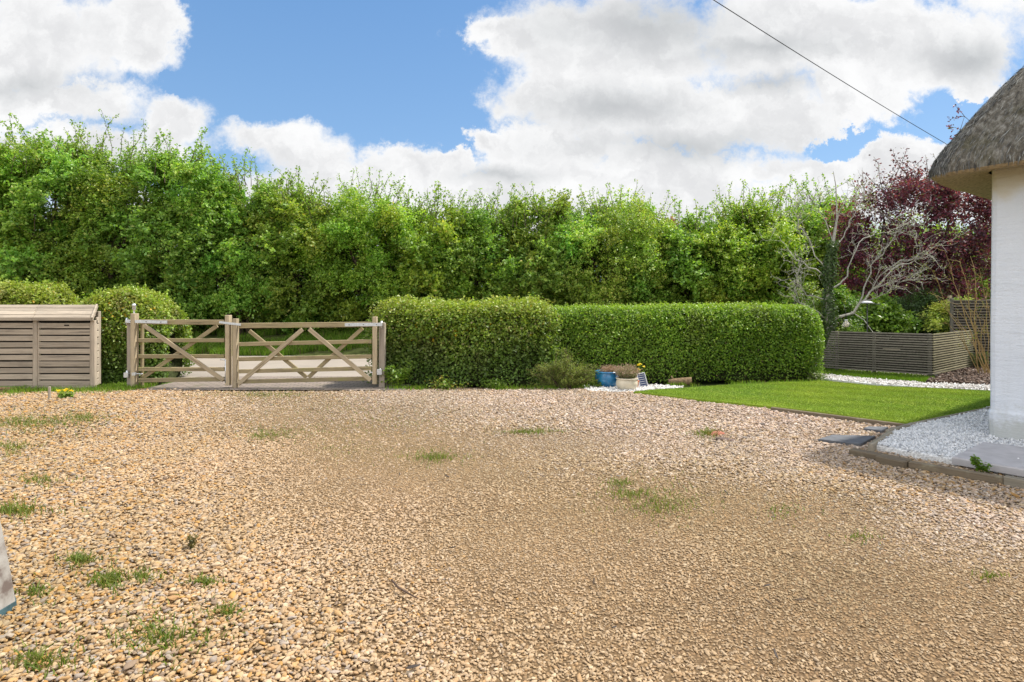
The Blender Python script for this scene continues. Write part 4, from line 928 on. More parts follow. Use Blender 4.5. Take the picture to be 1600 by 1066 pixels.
# ------------------------------------------------------------------ bin store
def bin_store():
    D = 10.45; s = D / F; x1 = (150 - HX) * s; xm = (57 - HX) * s; W = x1 - xm; zb = .05
    z = lambda py: CAMZ + (HY - py) * s
    root = tag(empty('bin_store', (xm - W * .03, D + .12, 0)), 'weathered slatted timber bin store with a sloping lid', 'bin store'); o = root.location.copy()
    def lp(x, y, zz): return Vector((x, y, zz)) - o
    w = M['store_wood']
    xL = xm - W - .02
    for x in (xL, xm, x1 - .04):
        board('post', lp(x, D, zb), lp(x, D, z(500.5)), .075, .07, w, root)
    for x in (xL, x1 - .04):
        board('post', lp(x - .10, D + .24, zb), lp(x - .10, D + .24, 1.40), .075, .07, w, root)
    board('top_rail', lp(xL, D + .03, z(503)), lp(x1, D + .03, z(503)), .03, .055, M['dark_gap'], root)
    # two doors
    for a, b, knots in ((xL + .04, xm - .04, 0), (xm + .045, x1 - .085, 1)):
        door = empty('door', lp((a + b) / 2, D, 0)); door.parent = root; c = Vector(((a + b) / 2, D, 0))
        mb = MB(); n = 10; zt, z0 = z(504), z(604); pitch = (zt - z0) / n
        for k in range(n):
            zz = z0 + (k + .5) * pitch; dz = R.uniform(-.004, .004)
            mb.box((R.uniform(-.002, .002), -.012 + R.uniform(-.003, .003), zz + dz), (b - a - .02, .022, pitch * .80), Matrix.Rotation(R.uniform(-.004, .003), 3, 'Y'), .003)
        d = mb.build('slats', w, door)
        if knots: [board('frame', Vector((xx, .0, z0 - .01)), Vector((xx, .0, zt + .0)), .045, .04, w, door) for xx in ((a - b) / 2 - .005, (b - a) / 2 + .005)]
        else: board('frame', Vector(((b - a) / 2 + .005, .0, z0 - .01)), Vector(((b - a) / 2 + .005, .0, zt)), .045, .04, w, door)
        MB().box((0, .045, (z0 + zt) / 2), (b - a, .01, zt - z0)).build('gap_shade', M['dark_gap'], door)  # added dark sheet, painted shade for the gaps of the door
        if knots:
            MB().box((.05, -.03, zt - .05), (.085, .02, .02)).build('handle', M['dark_gap'], door)
    mb = MB(); n = 10; z0, zt = z(604), 1.30; pitch = (zt - z0) / n
    for k in range(n): mb.box((x1 - .075 - o.x, .02, z0 + (k + .5) * pitch), (.022, .18, pitch * .86), Matrix.Rotation(.45, 3, 'Z'))
    mb.build('side_slats', w, root)
    MB().box((x1 - .115 - o.x, .02, .65), (.01, .18, 1.2), Matrix.Rotation(.45, 3, 'Z')).build('gap_shade', M['dark_gap'], root)  # added dark sheet, painted shade for the gaps of the side
    # lid in two halves, each of overlapping boards
    for a, b in ((xL - .03, xm - .005), (xm + .002, x1 + .01)):
        lid = empty('lid', lp((a + b) / 2, D, z(498))); lid.parent = root; wd = b - a; mb = MB()
        rise = 1.50 - z(498); run = .30; ang = math.atan2(rise, run); m = 4; sl = math.hypot(rise, run) / m
        for k in range(m):
            f = (k + .5) / m; mb.box((R.uniform(-.004, .004) - .17 * f, -.07 + run * f, rise * f + .01 + .004 * (k % 2)), (wd, sl * .99, .022), Matrix.Rotation(ang, 3, 'X'), .004)
        mb.build('lid_boards', w, lid)
        if b > xm + .1: MB().beam(Vector((wd / 2 - .012, -.10, -.006)), Vector((wd / 2 - .165, run - .06, rise + .004)), .03, .075).build('end_trim', w, lid)
        MB().box((0, -.085, -.004), (wd, .024, .062), None, .004).build('front_rail', w, lid)
    board('plinth', lp(xm - .12, D - .06, .02), lp(x1 + .02, D - .06, .02), .16, .06, M['edging'], root)
    g = G(77, 626); st = tag(empty('wooden_stake', g), 'short grey wooden stake in the gravel before the bin store', 'stake')
    board('shaft', (0, 0, -.05), (.005, 0, .22), .032, .032, M['post_wood'], st)
bin_store()

# ------------------------------------------------------------------ the pair of five-bar gates
def gates():
    D = 10.50; s = D / F
    q = lambda px, py, dy=0.0: Vector(((px - HX) * s, D + dy, CAMZ + (HY - py) * s))
    def flat_bar(name, p0, p1, h, t, mat, par, o): return board(name, p0 - o, p1 - o, t, h, mat, par)
    # hanging posts
    for px, top, lab, name in ((201.5, 500, 'square weathered gate post at the left hinges beside the domed hedge', 'gate_post'), (596, 505, 'square weathered gate post at the right hinges beside the variegated hedge', 'gate_post')):
        b = q(px, 608); b.z = 0; pr = tag(empty(name, (b.x, D + .07, 0)), lab, 'gate post', 'posts that hang the gates'); h = q(px, top).z
        board('shaft', (0, 0, -.1), (0, 0, h), .11, .10 if px < 400 else .11, M['post_wood'], pr)
        board('weathered_cap', (0, 0, h + .002), (0, 0, h + .014), .085, .085, M['post_wood'], pr)
    if True:  # little side rail at the right post
        b = q(606, 608); pr = tag(empty('fence_stub', (b.x, D + .12, 0)), 'short stub of timber fence tucked between right gate post and hedge', 'fence')
        for dx in (-.04, .05): board('pale', (dx, 0, 0), (dx, 0, .30), .018, .07, M['post_wood'], pr)
        board('rail', (-.10, -.03, .20), (.12, -.03, .20), .03, .05, M['gate_wood'], pr)
    # ---- left leaf
    o = q(283, 608); o.z = 0; L = tag(empty('wooden_gate', o), 'shorter left leaf of the timber five bar gate with one front brace', 'gate', 'pair of timber driveway gates')
    gw, gs = M['gate_wood'], M['gate_stile']
    flat_bar('stile', q(210.5, 606), q(210.5, 490), .13, .075, gs, L, o); flat_bar('stile', q(357, 602), q(357, 492.5), .115, .075, gs, L, o)
    for y0, y1, h, x0, x1 in ((503, 503.8, .09, 216.6, 351), (532, 531.8, .072, 216.6, 351), (557, 556.8, .072, 216.6, 351), (577, 577.0, .072, 216.6, 351), (594.5, 592.5, .075, 216.6, 351)):
        flat_bar('rail', q(x0, y0), q(x1, y1), h, .04, gw, L, o)
    flat_bar('brace', q(227, 508.5, -.036), q(351, 594, -.036), .075, .03, gs, L, o)
    flat_bar('brace', q(338, 509, .036), q(221, 591, .036), .07, .03, gw, L, o)
    flat_bar('back_stile', q(219, 606, .06), q(219, 500, .06), .055, .04, gw, L, o)
    def strap(px0, py0, px1, py1, par, o, dy=-.05, h=.05):
        m = board('hinge_strap', q(px0, py0, dy) - o, q(px1, py1, dy) - o, .008, h, M['steel'], par, .002)
        for f in (.12, .5, .85):
            c = q(px0, py0, dy - .006).lerp(q(px1, py1, dy - .006), f) - o; MB().tube([c + Vector((0, .004, 0)), c - Vector((0, .006, 0))], .009, 8).build('bolt', M['bolt'], par)
    M['bolt'] = simple('dark_bolt', (.16, .16, .16), .5, .8)
    strap(199, 502, 264, 503.5, L, o, -.052, .055)
    mb = MB(); c = q(200, 502, -.03) - o; mb.tube([c + Vector((0, 0, -.07)), c + Vector((0, 0, .06))], .018, 10); mb.build('hinge_pin', M['steel'], L)
    mb = MB(); c = q(200, 584, -.02) - o; mb.tube([c + Vector((0, 0, -.06)), c + Vector((0, 0, .06))], .022, 10); mb.box(c + Vector((.0, -.03, -.02)), (.08, .03, .09)); mb.tube([c, q(226, 584, -.045) - o], .010, 8); mb.box(q(212, 584, -.05) - o, (.07, .03, .06)); mb.build('lower_hinge', M['steel'], L)
    # metal lamp-like fitting on the stile
    mb = MB(); c = q(209.5, 490) - o; mb.lathe([(0, 0), (.022, 0), (.014, .02), (.014, .06), (.028, .07), (.03, .075), (.03, .135), (.034, .14), (.034, .155), (.018, .18), (0, .185)], 16, c); mb.build('post_fitting', M['steel'], L)
    # drop bolt
    mb = MB(); a = q(354.5, 562, -.05) - o; b = q(354.5, 598, -.05) - o; mb.tube([a, b], .011, 8); mb.tube([a + Vector((-.10, 0, 0)), a + Vector((.03, 0, 0))], .009, 8)
    for py in (570, 592): mb.box(q(355, py, -.042) - o, (.05, .012, .03))
    mb.build('drop_bolt', M['steel'], L)
    # ---- right leaf
    o = q(478, 608); o.z = 0; Rt = tag(empty('wooden_gate', o), 'longer right leaf of the timber five bar gate with crossed braces', 'gate', 'pair of timber driveway gates')
    flat_bar('stile', q(368.2, 606.5), q(368.2, 498), .11, .075, gs, Rt, o); flat_bar('stile', q(586, 600), q(586, 495), .105, .075, gs, Rt, o)
    for y0, y1, h in ((509, 507, .095), (538, 533.5, .072), (561.5, 557, .072), (580.5, 575.5, .072), (596.5, 591.5, .072)):
        flat_bar('rail', q(373.4, y0), q(581, y1), h, .04, gw, Rt, o)
    flat_bar('brace', q(474, 514.5, -.036), q(374, 600, -.036), .075, .03, gs, Rt, o); flat_bar('brace', q(484, 514, -.036), q(580, 594, -.036), .075, .03, gs, Rt, o)
    flat_bar('brace', q(388, 517, .036), q(478, 590, .036), .07, .03, gw, Rt, o); flat_bar('brace', q(566, 513, .036), q(481, 590, .036), .07, .03, gw, Rt, o)
    strap(540, 507.5, 598, 507, Rt, o, -.052, .06)
    mb = MB(); c = q(596.5, 507, -.03) - o; mb.tube([c + Vector((0, 0, -.07)), c + Vector((0, 0, .06))], .018, 10); mb.build('hinge_pin', M['steel'], Rt)
    mb = MB(); c = q(594, 581, -.02) - o; mb.tube([c + Vector((0, 0, -.07)), c + Vector((0, 0, .06))], .02, 10); mb.box(c + Vector((0, -.03, 0)), (.09, .03, .10)); mb.tube([c, q(580, 582, -.05) - o], .010, 8); mb.build('lower_hinge', M['steel'], Rt)
    m = board('latch', q(345, 503.5, -.06) - o, q(379, 507.5, -.06) - o, .01, .04, M['steel'], Rt, .003)
gates()

# ------------------------------------------------------------------ pots and small things by the hedge
def pots():
    m, t, b = material('blue_glaze'); tc = t.new('ShaderNodeTexCoord'); n = t.noise(tc.outputs['Object'], 9, 4)
    t.put(b.inputs['Base Color'], t.ramp(n, [(.3, (.010, .11, .25)), (.7, (.025, .21, .42))])); b.inputs['Roughness'].default_value = .22; b.inputs['Coat Weight'].default_value = .5; M['blue'] = m
    M['cream'] = simple('cream_glaze', (.58, .52, .40), .35, var=.12, scale=12, spec=.5); M['terracotta'] = simple('orange_plastic', (.55, .16, .03), .6)
    M['compost'] = M['soil']
    rg = np.random.default_rng(3)
    def pot(name, lab, g, prof, mat, rim):
        root = tag(empty(name, g), lab, 'plant pot'); mb = MB(); mb.lathe(prof, 40); mb.build('body', mat, root)
        mb = MB(); mb.lathe(rim, 40); mb.build('rim', mat, root); top = rim[0][1]
        mb = MB(); mb.lathe([(0, top - .035), (rim[0][0] - .03, top - .03)], 24); mb.build('compost', M['compost'], root); return root
    g = G(949, 604.5); s = g.y / F
    r = 19.5 * s
    pot('plant_pot', 'glazed bright blue round pot holding dried grasses', g, [(0, 0), (r * .62, 0), (r * .72, .02), (r * .95, .10), (r, .17), (r * .97, .235), (r * .93, .262)], M['blue'],
        [(r * .93, .262), (r * 1.0, .268), (r * 1.03, .28), (r * 1.0, .295), (r * .93, .295), (r * .88, .28)])
    blue_c = g.copy()
    g2 = G(979.5, 609); s = g2.y / F; r2 = 16.5 * s
    pot('plant_pot', 'cream glazed pot in front of the blue one holding a grass tuft', g2, [(0, 0), (r2 * .70, 0), (r2 * .82, .02), (r2 * .97, .065), (r2 * 1.03, .105), (r2 * 1.0, .15), (r2 * .93, .187)], M['cream'],
        [(r2 * .95, .187), (r2 * 1.02, .192), (r2 * 1.05, .203), (r2 * 1.02, .214), (r2 * .95, .216), (r2 * .90, .2)])
    g3 = G(993, 607.2); root = tag(empty('plant_pot', g3), 'small orange plastic pot half hidden beside the cream pot', 'plant pot'); mb = MB(); mb.lathe([(0, 0), (.045, 0), (.062, .13), (.068, .13), (.068, .145), (.058, .145)], 24); mb.build('body', M['terracotta'], root)
    # plants in the pots
    def tuft(name, lab, c, n, rr, hh, pal, w, lean, wd=.005):
        root = tag(empty(name, c), lab, 'plant'); a = rg.uniform(0, 6.28, n); r0 = rr * np.sqrt(rg.uniform(0, 1, n)) * .75; x = np.cos(a) * r0; y = np.sin(a) * r0
        h = hh * (1 - .45 * (r0 / rr) ** 2) * rg.uniform(.5, 1.15, n); out = lean * (r0 / rr) + .1
        base = np.stack([x, y, 0 * x], 1); d = unit(np.stack([np.cos(a) * out + rg.normal(0, .25, n), np.sin(a) * out + rg.normal(0, .25, n), np.ones(n)], 1))
        mid = base + d * (h * .6)[:, None]; top = base + d * h[:, None] + np.stack([rg.normal(0, .02, n), rg.normal(0, .02, n), -.02 * np.ones(n)], 1)
        sd = unit(rg.normal(size=(n, 3))) * wd * .5; V = np.stack([base - sd, base + sd, mid + sd, mid - sd, top], 1).reshape(-1, 3); i = np.arange(n)[:, None] * 5
        tint = palette(pal, w, n, rg); tt = np.repeat(tint, 5, 0)
        link('blades', np_mesh('blades', V, [i + [[0, 1, 2, 3]], i + [[3, 2, 4]]], tint=tt), M['dry'], root); m = n * 2
        k = rg.integers(0, n, m); C = mid[k] + (top[k] - mid[k]) * rg.uniform(.4, 1.1, (m, 1)) + rg.normal(size=(m, 3)) * .008
        v, fc, t2 = leaf_arrays(C, rg.normal(size=(m, 3)), rg.uniform(.012, .024, m), palette([(.42, .28, .24), (.34, .23, .18), (.46, .34, .27)], (2, 2, 1), m, rg), rg, .5); link('seed_heads', np_mesh('seed_heads', v, fc, tint=t2), M['dry'], root)
    tuft('potted_grass', 'pinkish brown dried plant spilling from the blue pot', blue_c + Vector((.06, 0, .255)), 800, .16, .17, [(.32, .20, .12), (.42, .25, .17), (.18, .15, .06), (.12, .15, .03)], (3, 3, 1, 1), 1.0)
    tuft('potted_grass', 'rounded grey green grass tuft with pink tips in the cream pot', g2 + Vector((.0, 0, .18)), 1500, .145, .29, [(.22, .25, .12), (.28, .29, .16), (.36, .25, .19), (.16, .21, .07)], (3, 2, 1, 2), .5)
    # solar panel
    g4 = G(1006.5, 606); s = g4.y / F; root = tag(empty('solar_panel', g4 + Vector((0, 0, 0))), 'small leaning blue solar panel with a pale frame beside the cream pot', 'solar panel'); root.rotation_euler = (math.radians(-20), math.radians(-9), math.radians(6))
    w_, h_ = 12.5 * s, .27; M['panel'] = simple('panel_blue', (.02, .035, .10), .25, var=.2, spec=.6); M['panel_frame'] = simple('panel_frame', (.62, .63, .65), .4, .3)
    MB().box((0, 0, h_ / 2), (w_, .012, h_)).build('cell_face', M['panel'], root); mb = MB()
    for x in (-w_ / 2, w_ / 2): mb.box((x, -.004, h_ / 2), (.014, .024, h_ + .014))
    for z in (0.003, h_): mb.box((0, -.004, z), (w_ - .014, .024, .014))
    mb.build('frame', M['panel_frame'], root); mb = MB()
    for k in range(1, 7): mb.box((0, -.008, h_ * k / 7), (w_ - .02, .005, .006), None, .001)
    mb.build('grid_lines', M['panel_frame'], root)
    # hollow log
    g5 = G(1063, 602); M['log'] = simple('log_bark', (.20, .14, .085), .95, var=.5, scale=20, bump=1.0, spec=.1)
    root = tag(empty('log', g5), 'brown hollow log lying under the privet hedge', 'log'); mb = MB()
    pts = [Vector((-.21, .05, .06)), Vector((-.1, .02, .065)), Vector((.05, -.01, .075)), Vector((.2, -.06, .085))]; mb.tube(pts, [.045, .06, .07, .075], 14, cap=False)
    mb.tube(pts[::-1], [.05, .045, .04, .03], 14, cap=False); mb.build('bark_shell', M['log'], root)
    mb = MB(); mb.tube([(-.12, .03, .1), (-.16, .05, .17)], [.02, .012], 8); mb.build('knot_stub', M['log'], root)
pots()

# ------------------------------------------------------------------ slatted fences on the right
def slat_run(mb, a, b, z0, z1, n, gap=.24, t=.022, lean0=0.0):
    """n level slats between a and b; the left end may be cut on a slant"""
    a, b = Vector(a), Vector(b); u = (b - a).normalized(); pitch = (z1 - z0) / n
    for k in range(n):
        z = z0 + (k + .5) * pitch; aa = a + u * (lean0 * (z - z0)); o = R.uniform(-.003, .003)
        nrm = Vector((-u.y, u.x, 0)); mb.beam(aa + Vector((0, 0, z)) + nrm * o, b + Vector((0, 0, z)) + nrm * o, t, pitch * (1 - gap), .003)
def fences():
    K = G(1457, 590.5); Lf = G(1278, 578); Rr = G(1520, 575.5)
    root = tag(empty('slatted_fence', (K.x, K.y, 0)), 'low dark slatted timber fence turning a corner behind the lawn', 'fence'); o = Vector((K.x, K.y, 0))
    zt = P(1457, 521, K.y).z
    mb = MB(); slat_run(mb, Lf - o, K - o, .05, zt, 17, .46, lean0=.33); mb.build('shaded_panel', M['slat_wood'], root)
    mb = MB(); slat_run(mb, Vector((.012, .0, 0)), Rr - o, .05, zt, 17, .46); mb.build('sunlit_panel', M['slat_sunlit'], root)
    back = (Lf - K).normalized()
    for f, m in ((.02, 'slat_wood'), (.48, 'slat_wood'), (.82, 'slat_wood')):
        p = (Lf - o) * f + Vector((.03, .05, 0)); board('post', p, p + Vector((0, 0, zt - .01)), .06, .05, M['slat_wood'], root)
    p = (Rr - o) * .6 + Vector((-.02, .05, 0)); board('post', p, p + Vector((0, 0, zt - .01)), .06, .05, M['slat_wood'], root)
    for nm, A, B in (('gap_shade_sheet', Lf - o, K - o), ('gap_shade_sheet', Vector((0, 0, 0)), Rr - o)):
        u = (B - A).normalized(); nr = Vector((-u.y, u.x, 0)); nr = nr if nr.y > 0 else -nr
        x0 = A + u * (.42 if nm == 'gap_shade_sheet' and A.length > .1 else .05); MB().beam(x0 + nr * .10 + Vector((0, 0, .06 + (zt - .1) / 2)), B + nr * .10 - u * .06 + Vector((0, 0, .06 + (zt - .1) / 2)), .012, zt - .1).build('gap_shade_sheet', M['dark_gap'], root)  # added near-black sheet so the gaps between slats look shaded
    q = P(1398, 546, (K.y * .68 + Lf.y * .32) - .03) - o; u = (K - Lf).normalized(); board('repair_strip', q - u * .22, q + u * .1, .012, .024, M['edging'], root)
    # tall screen behind
    D = 14.1; a, b = P(1489, 500, D), P(1600, 500, D - .4); root = tag(empty('slatted_screen', (a.x, D, 0)), 'tall dark slatted timber screen by the cottage', 'fence'); o = Vector((a.x, D, 0)); zt = P(1489, 468, D).z
    mb = MB(); slat_run(mb, Vector((0, 0, 0)), Vector((b.x - a.x, b.y - D, 0)), .06, zt, 24, .46); mb.build('slat_panel', M['screen_wood'], root)
    MB().beam(Vector((.05, .08, zt / 2)), Vector((b.x - a.x, b.y - D + .08, zt / 2)), .012, zt - .08).build('gap_shade_sheet', M['dark_gap'], root)  # added near-black sheet, shade in the screen's gaps put into its colour
    board('post', (.0, .04, 0), (.0, .04, zt + .03), .06, .06, M['slat_wood'], root); board('post', (.8, -.1, 0), (.8, -.1, zt), .06, .06, M['slat_wood'], root)
    c = P(1484, 500, 14.6); root = tag(empty('pale_post', (c.x, 14.6, 0)), 'slim pale timber post left of the tall screen', 'post'); board('shaft', (0, 0, 0), (0, 0, P(1484, 462, 14.6).z), .07, .07, M['pale_post'], root)
M['pale_post'] = wood('pale_post_wood', (.46, .38, .25), (.28, .22, .14))
fences()

def cane_plant():
    rg = np.random.default_rng(8); D = 11.6; b = G(1543, 587); root = tag(empty('cane_plant', (b.x, b.y, 0)), 'leafless shrub of long yellow brown canes beside the cottage corner', 'shrub'); o = np.array((b.x, b.y, 0)); L = []; C = []
    tips = [(1476, 392), (1500, 410), (1516, 400), (1490, 440), (1468, 470), (1530, 420), (1508, 455), (1480, 505), (1545, 450), (1455, 420), (1522, 470), (1538, 500)]
    for i, (px, py) in enumerate(tips):
        tp = np.array(P(px, py, b.y + rg.uniform(-.3, .5))) - o; b0 = np.array([rg.normal(0, .06), rg.normal(0, .05), 0]); pts, rr = wander(b0, tp, 8, .12, rg, .013 if i < 4 else .008, .003, .03); L.append((pts, rr))
        for _ in range(5):
            k = rg.integers(3, 8); d = unit(pts[k] - pts[k - 1]) + rg.normal(size=3) * .45; q, r2 = wander(pts[k], pts[k] + unit(d) * rg.uniform(.15, .45), 4, .2, rg, .004, .002); L.append((q, r2)); C.append(q[1:])
    polytube(L, 5).build('canes', M['cane'], root); C = np.concatenate(C); C = np.repeat(C, 2, 0) + rg.normal(size=(len(C) * 2, 3)) * .02; n = len(C)
    v, fc, tt = leaf_arrays(C, rg.normal(size=(n, 3)), rg.uniform(.02, .04, n), palette([(.22, .24, .05), (.16, .2, .03), (.25, .18, .08)], (2, 1, 1), n, rg), rg, .5); link('young_leaves', np_mesh('young_leaves', v, fc, tint=tt), M['leaf'], root)
cane_plant()

def lanterns():
    M['white_enamel'] = simple('white_enamel', (.66, .68, .72), .35, var=.1); M['black_metal'] = simple('black_metal', (.03, .03, .03), .5)
    D = 12.9; c = P(1355, 473, D); root = tag(empty('garden_lamp', (c.x, D, 0)), 'small white domed garden lamp on a dark stem among the bare branches', 'lamp')
    mb = MB(); mb.lathe([(0, .04), (.06, .036), (.10, .016), (.115, -.010), (.11, -.012), (.0, -.008)], 24, (0, 0, c.z)); mb.build('lamp_shade', M['white_enamel'], root)
    MB().tube([(0, .0, 0), (0, 0, c.z - .01)], .012, 8).build('stem', M['black_metal'], root); MB().tube([(.0, 0, c.z - .02), (.17, .02, c.z - .03), (.30, .02, c.z - .045)], .008, 8).build('arm', M['black_metal'], root)
    m, t, b = material('jar_glass'); b.inputs['Base Color'].default_value = (.85, .82, .74, 1); b.inputs['Roughness'].default_value = .08; b.inputs['Transmission Weight'].default_value = .75; M['glass'] = m
    c = P(1322, 506, 12.7); root = tag(empty('glass_lantern', c), 'round clear glass jar lantern hanging above the low slatted fence', 'lantern')
    mb = MB(); mb.lathe([(0, -.075), (.04, -.07), (.068, -.04), (.072, -.01), (.055, .03), (.03, .05), (.03, .075)], 20); mb.build('glass_jar', M['glass'], root)
    mb = MB(); mb.lathe([(0, .09), (.034, .088), (.034, .07), (.03, .07)], 16); mb.build('lid', M['white_enamel'], root)
    MB().tube([(0, 0, .09), (.02, .05, .25), (.01, .1, .42)], .004, 6).build('hanging_wire', M['black_metal'], root)
    MB().lathe([(0, -.055), (.03, -.05), (.03, .0), (0, .005)], 12).build('candle', M['cream'], root)
lanterns()

# ------------------------------------------------------------------ thatched cottage
def cottage():
    m, t, b = material('white_render'); tc = t.new('ShaderNodeTexCoord'); ob = tc.outputs['Object']
    n = t.noise(ob, 1.6, 5, .6); st = t.noise(t.vec('MULTIPLY', ob, (3, 3, 26)), 1.0, 5, .65); f = t.noise(ob, 45, 4, .6)
    c = t.ramp(n, [(.3, (.60, .64, .70)), (.7, (.68, .72, .78))]); c = t.mix(t.math('MULTIPLY', t.smooth(st, .55, .75), .35), c, (.50, .54, .60))
    sep = t.new('ShaderNodeSeparateXYZ'); t.put(sep.inputs[0], ob)
    stain = t.math('MULTIPLY', t.smooth(t.math('ADD', sep.outputs[2], t.math('MULTIPLY', n, .7)), 2.95, 3.2), .7); c = t.mix(stain, c, (.52, .45, .28))
    splash = t.math('MULTIPLY', t.smooth(t.math('SUBTRACT', t.math('MULTIPLY', t.noise(ob, 5, 6, .7), .9), sep.outputs[2]), .02, .30), .6); c = t.mix(splash, c, (.33, .33, .27))
    c = t.mix(t.math('MULTIPLY', t.smooth(t.noise(t.vec('MULTIPLY', ob, (5, 5, .5)), 1.0, 5, .6), .55, .75), .22), c, (.42, .44, .44))
    t.put(b.inputs['Base Color'], c); b.inputs['Roughness'].default_value = .85; bp = t.new('ShaderNodeBump'); bp.inputs['Strength'].default_value = .6; bp.inputs['Distance'].default_value = .02
    t.put(bp.inputs['Height'], t.math('ADD', t.math('MULTIPLY', st, 1.0), t.math('MULTIPLY', f, .5))); t.put(b.inputs['Normal'], bp.outputs[0]); M['render'] = m
    m, t, b = material('thatch'); tc = t.new('ShaderNodeTexCoord'); ob = tc.outputs['Object']; a = t.new('ShaderNodeAttribute'); a.attribute_name = 'tint'
    n = t.noise(ob, 1.8, 6, .65); f = t.noise(t.vec('MULTIPLY', ob, (22, 22, 9)), 1.0, 6, .7)
    c = t.ramp(f, [(.3, (.055, .048, .04)), (.5, (.16, .145, .12)), (.7, (.36, .345, .31))]); c = t.mix(t.math('MULTIPLY', t.smooth(n, .5, .7), .5), c, (.10, .095, .05))
    t.put(b.inputs['Base Color'], t.mix(1.0, c, a.outputs['Color'], 'MULTIPLY')); b.inputs['Roughness'].default_value = .95; b.inputs['Specular IOR Level'].default_value = .1
    bp = t.new('ShaderNodeBump'); bp.inputs['Strength'].default_value = 1; bp.inputs['Distance'].default_value = .04; t.put(bp.inputs['Height'], f); t.put(b.inputs['Normal'], bp.outputs[0]); M['thatch'] = m
    M['straw'] = leaf_mat('straw', .05, .85, .1); M['soffit'] = simple('thatch_underside', (.30, .23, .14), .95, var=.35, scale=35, bump=.8, spec=.1)
    rg = np.random.default_rng(44)
    root = tag(empty('cottage', HC), 'white rendered cottage with a deep grey thatched roof', 'house')
    U, Wv = WALL_U, WALL_W; LA, LB, TH = 8.0, 5.5, 3.2
    # walls: a block whose visible corner is a little rounded and battered
    prof = [U * LA, Vector((0, 0, 0)) + U * .06, U * .02 + Wv * .02, Wv * .06, Wv * LB, Wv * LB + U * LA]
    rows = [(-.1, -.005), (.33, -.012), (.36, 0), (1.2, 0), (2.2, .006), (TH, .01)]
    V = []; c0 = U * LA / 2 + Wv * LB / 2
    for z, ins in rows:
        for p in prof:
            q = p + (c0 - p).normalized() * ins * 1.6; V.append((q.x, q.y, z))
    n = len(prof); Fc = [(r * n + i, r * n + (i + 1) % n, (r + 1) * n + (i + 1) % n, (r + 1) * n + i) for r in range(len(rows) - 1) for i in range(n)]
    # split long faces for shading is not needed: the render coat is in the material
    me = bpy.data.meshes.new('wall'); me.from_pydata(V, [], Fc); me.update(); link('wall', me, M['render'], root)
    # thatch rings
    ov = .46; He = 2.925
    def ring(inset, z, nc=14):
        r = .22; x0, x1 = -ov + inset, LA + ov - inset; y0, y1 = -ov + inset, LB + ov - inset
        out = []
        for cx, cy, a0 in ((x0 + r, y0 + r, 180), (x1 - r, y0 + r, 270), (x1 - r, y1 - r, 0), (x0 + r, y1 - r, 90)):
            for k in range(nc + 1):
                an = math.radians(a0 + 90 * k / nc); out.append((cx + r * math.cos(an), cy + r * math.sin(an)))
        # denser along the straight sides
        res = []
        for i, p in enumerate(out):
            q = out[(i + 1) % len(out)]; d = math.dist(p, q); m_ = max(1, int(d / .25)) if d > .5 else 1
            for k in range(m_): res.append((p[0] + (q[0] - p[0]) * k / m_, p[1] + (q[1] - p[1]) * k / m_))
        return res
    base = ring(0, 0); nr = len(base)
    # keep the same number of points on every ring: scale the base ring towards the ridge line
    cx, cy = LA / 2, LB / 2; ridge = max(.1, (LA - LB) / 2)
    def ring2(ins):
        R_ = []
        H = LB / 2 + ov; k = 1 - ins / H
        for x, y in base:
            dx = x - cx; rx = max(-ridge, min(ridge, dx)); R_.append((cx + rx * (1 if abs(dx) <= ridge else 1) + (dx - rx) * k, cy + (y - cy) * k))
        return R_
    prf = [(.42, He + .06), (.10, He + .005), (.03, He - .005), (0.0, He + .03), (.0, He + .09), (.03, He + .19), (.09, He + .32), (.18, He + .47), (.35, He + .76), (.6, He + 1.12), (1.0, He + 1.63), (1.6, He + 2.36), (2.3, He + 3.18), (2.9, He + 3.8), (LB / 2 + ov - .02, He + 4.1)]
    V, tint = [], []; nz = SineNoise(50, 3.0); nz2 = SineNoise(51, 9)
    for ins, z in prf:
        for x, y in ring2(ins):
            p = U * x + Wv * y; q = np.array([[p.x, p.y, z]]); d = .018 * nz(q)[0] + .01 * nz2(q)[0]; V.append((p.x + d, p.y - d, z + d))
    Fc = [(r * nr + i, r * nr + (i + 1) % nr, (r + 1) * nr + (i + 1) % nr, (r + 1) * nr + i) for r in range(len(prf) - 1) for i in range(nr)]
    V = np.array(V); me = np_mesh('thatch', V, np.array(Fc[nr * 3:]), True, tint=np.ones((len(V), 3))); roof = link('roof', me, M['thatch'], root)
    import bmesh
    me2 = np_mesh('soffit', V, np.array(Fc[:nr * 3]), True); link('soffit', me2, M['soffit'], root)
    # reed ends: short straws laid down the slope
    rows_ = [i for i, (ins, z) in enumerate(prf) if i >= 3 and ins <= 2.3]; P0 = []; D0 = []; n = 26000
    Vr = V.reshape(len(prf), nr, 3); ri = rg.integers(3, 12, n); ci = rg.integers(0, nr, n); f = rg.uniform(0, 1, (n, 1)); g = rg.uniform(0, 1, (n, 1)); c2 = (ci + 1) % nr
    a = Vr[ri, ci] * (1 - f) + Vr[ri, c2] * f; bq = Vr[ri + 1, ci] * (1 - f) + Vr[ri + 1, c2] * f; p = a * (1 - g) + bq * g; dwn = unit(a - bq + 1e-6); tang = unit(Vr[ri, c2] - Vr[ri, ci] + 1e-6); nrm = unit(np.cross(tang, -dwn)); nrm[nrm[:, 2] < -.2] *= -1
    # keep the side towards the drive
    keep = ((p - np.array([c0.x, c0.y, 0])) @ np.array([-.75, -.1, 0])) > -.5; p, dwn, tang, nrm = p[keep], dwn[keep], tang[keep], nrm[keep]; n = len(p)
    N = nrm + rg.normal(size=(n, 3)) * .22; T = dwn + rg.normal(size=(n, 3)) * .10 + nrm * .05
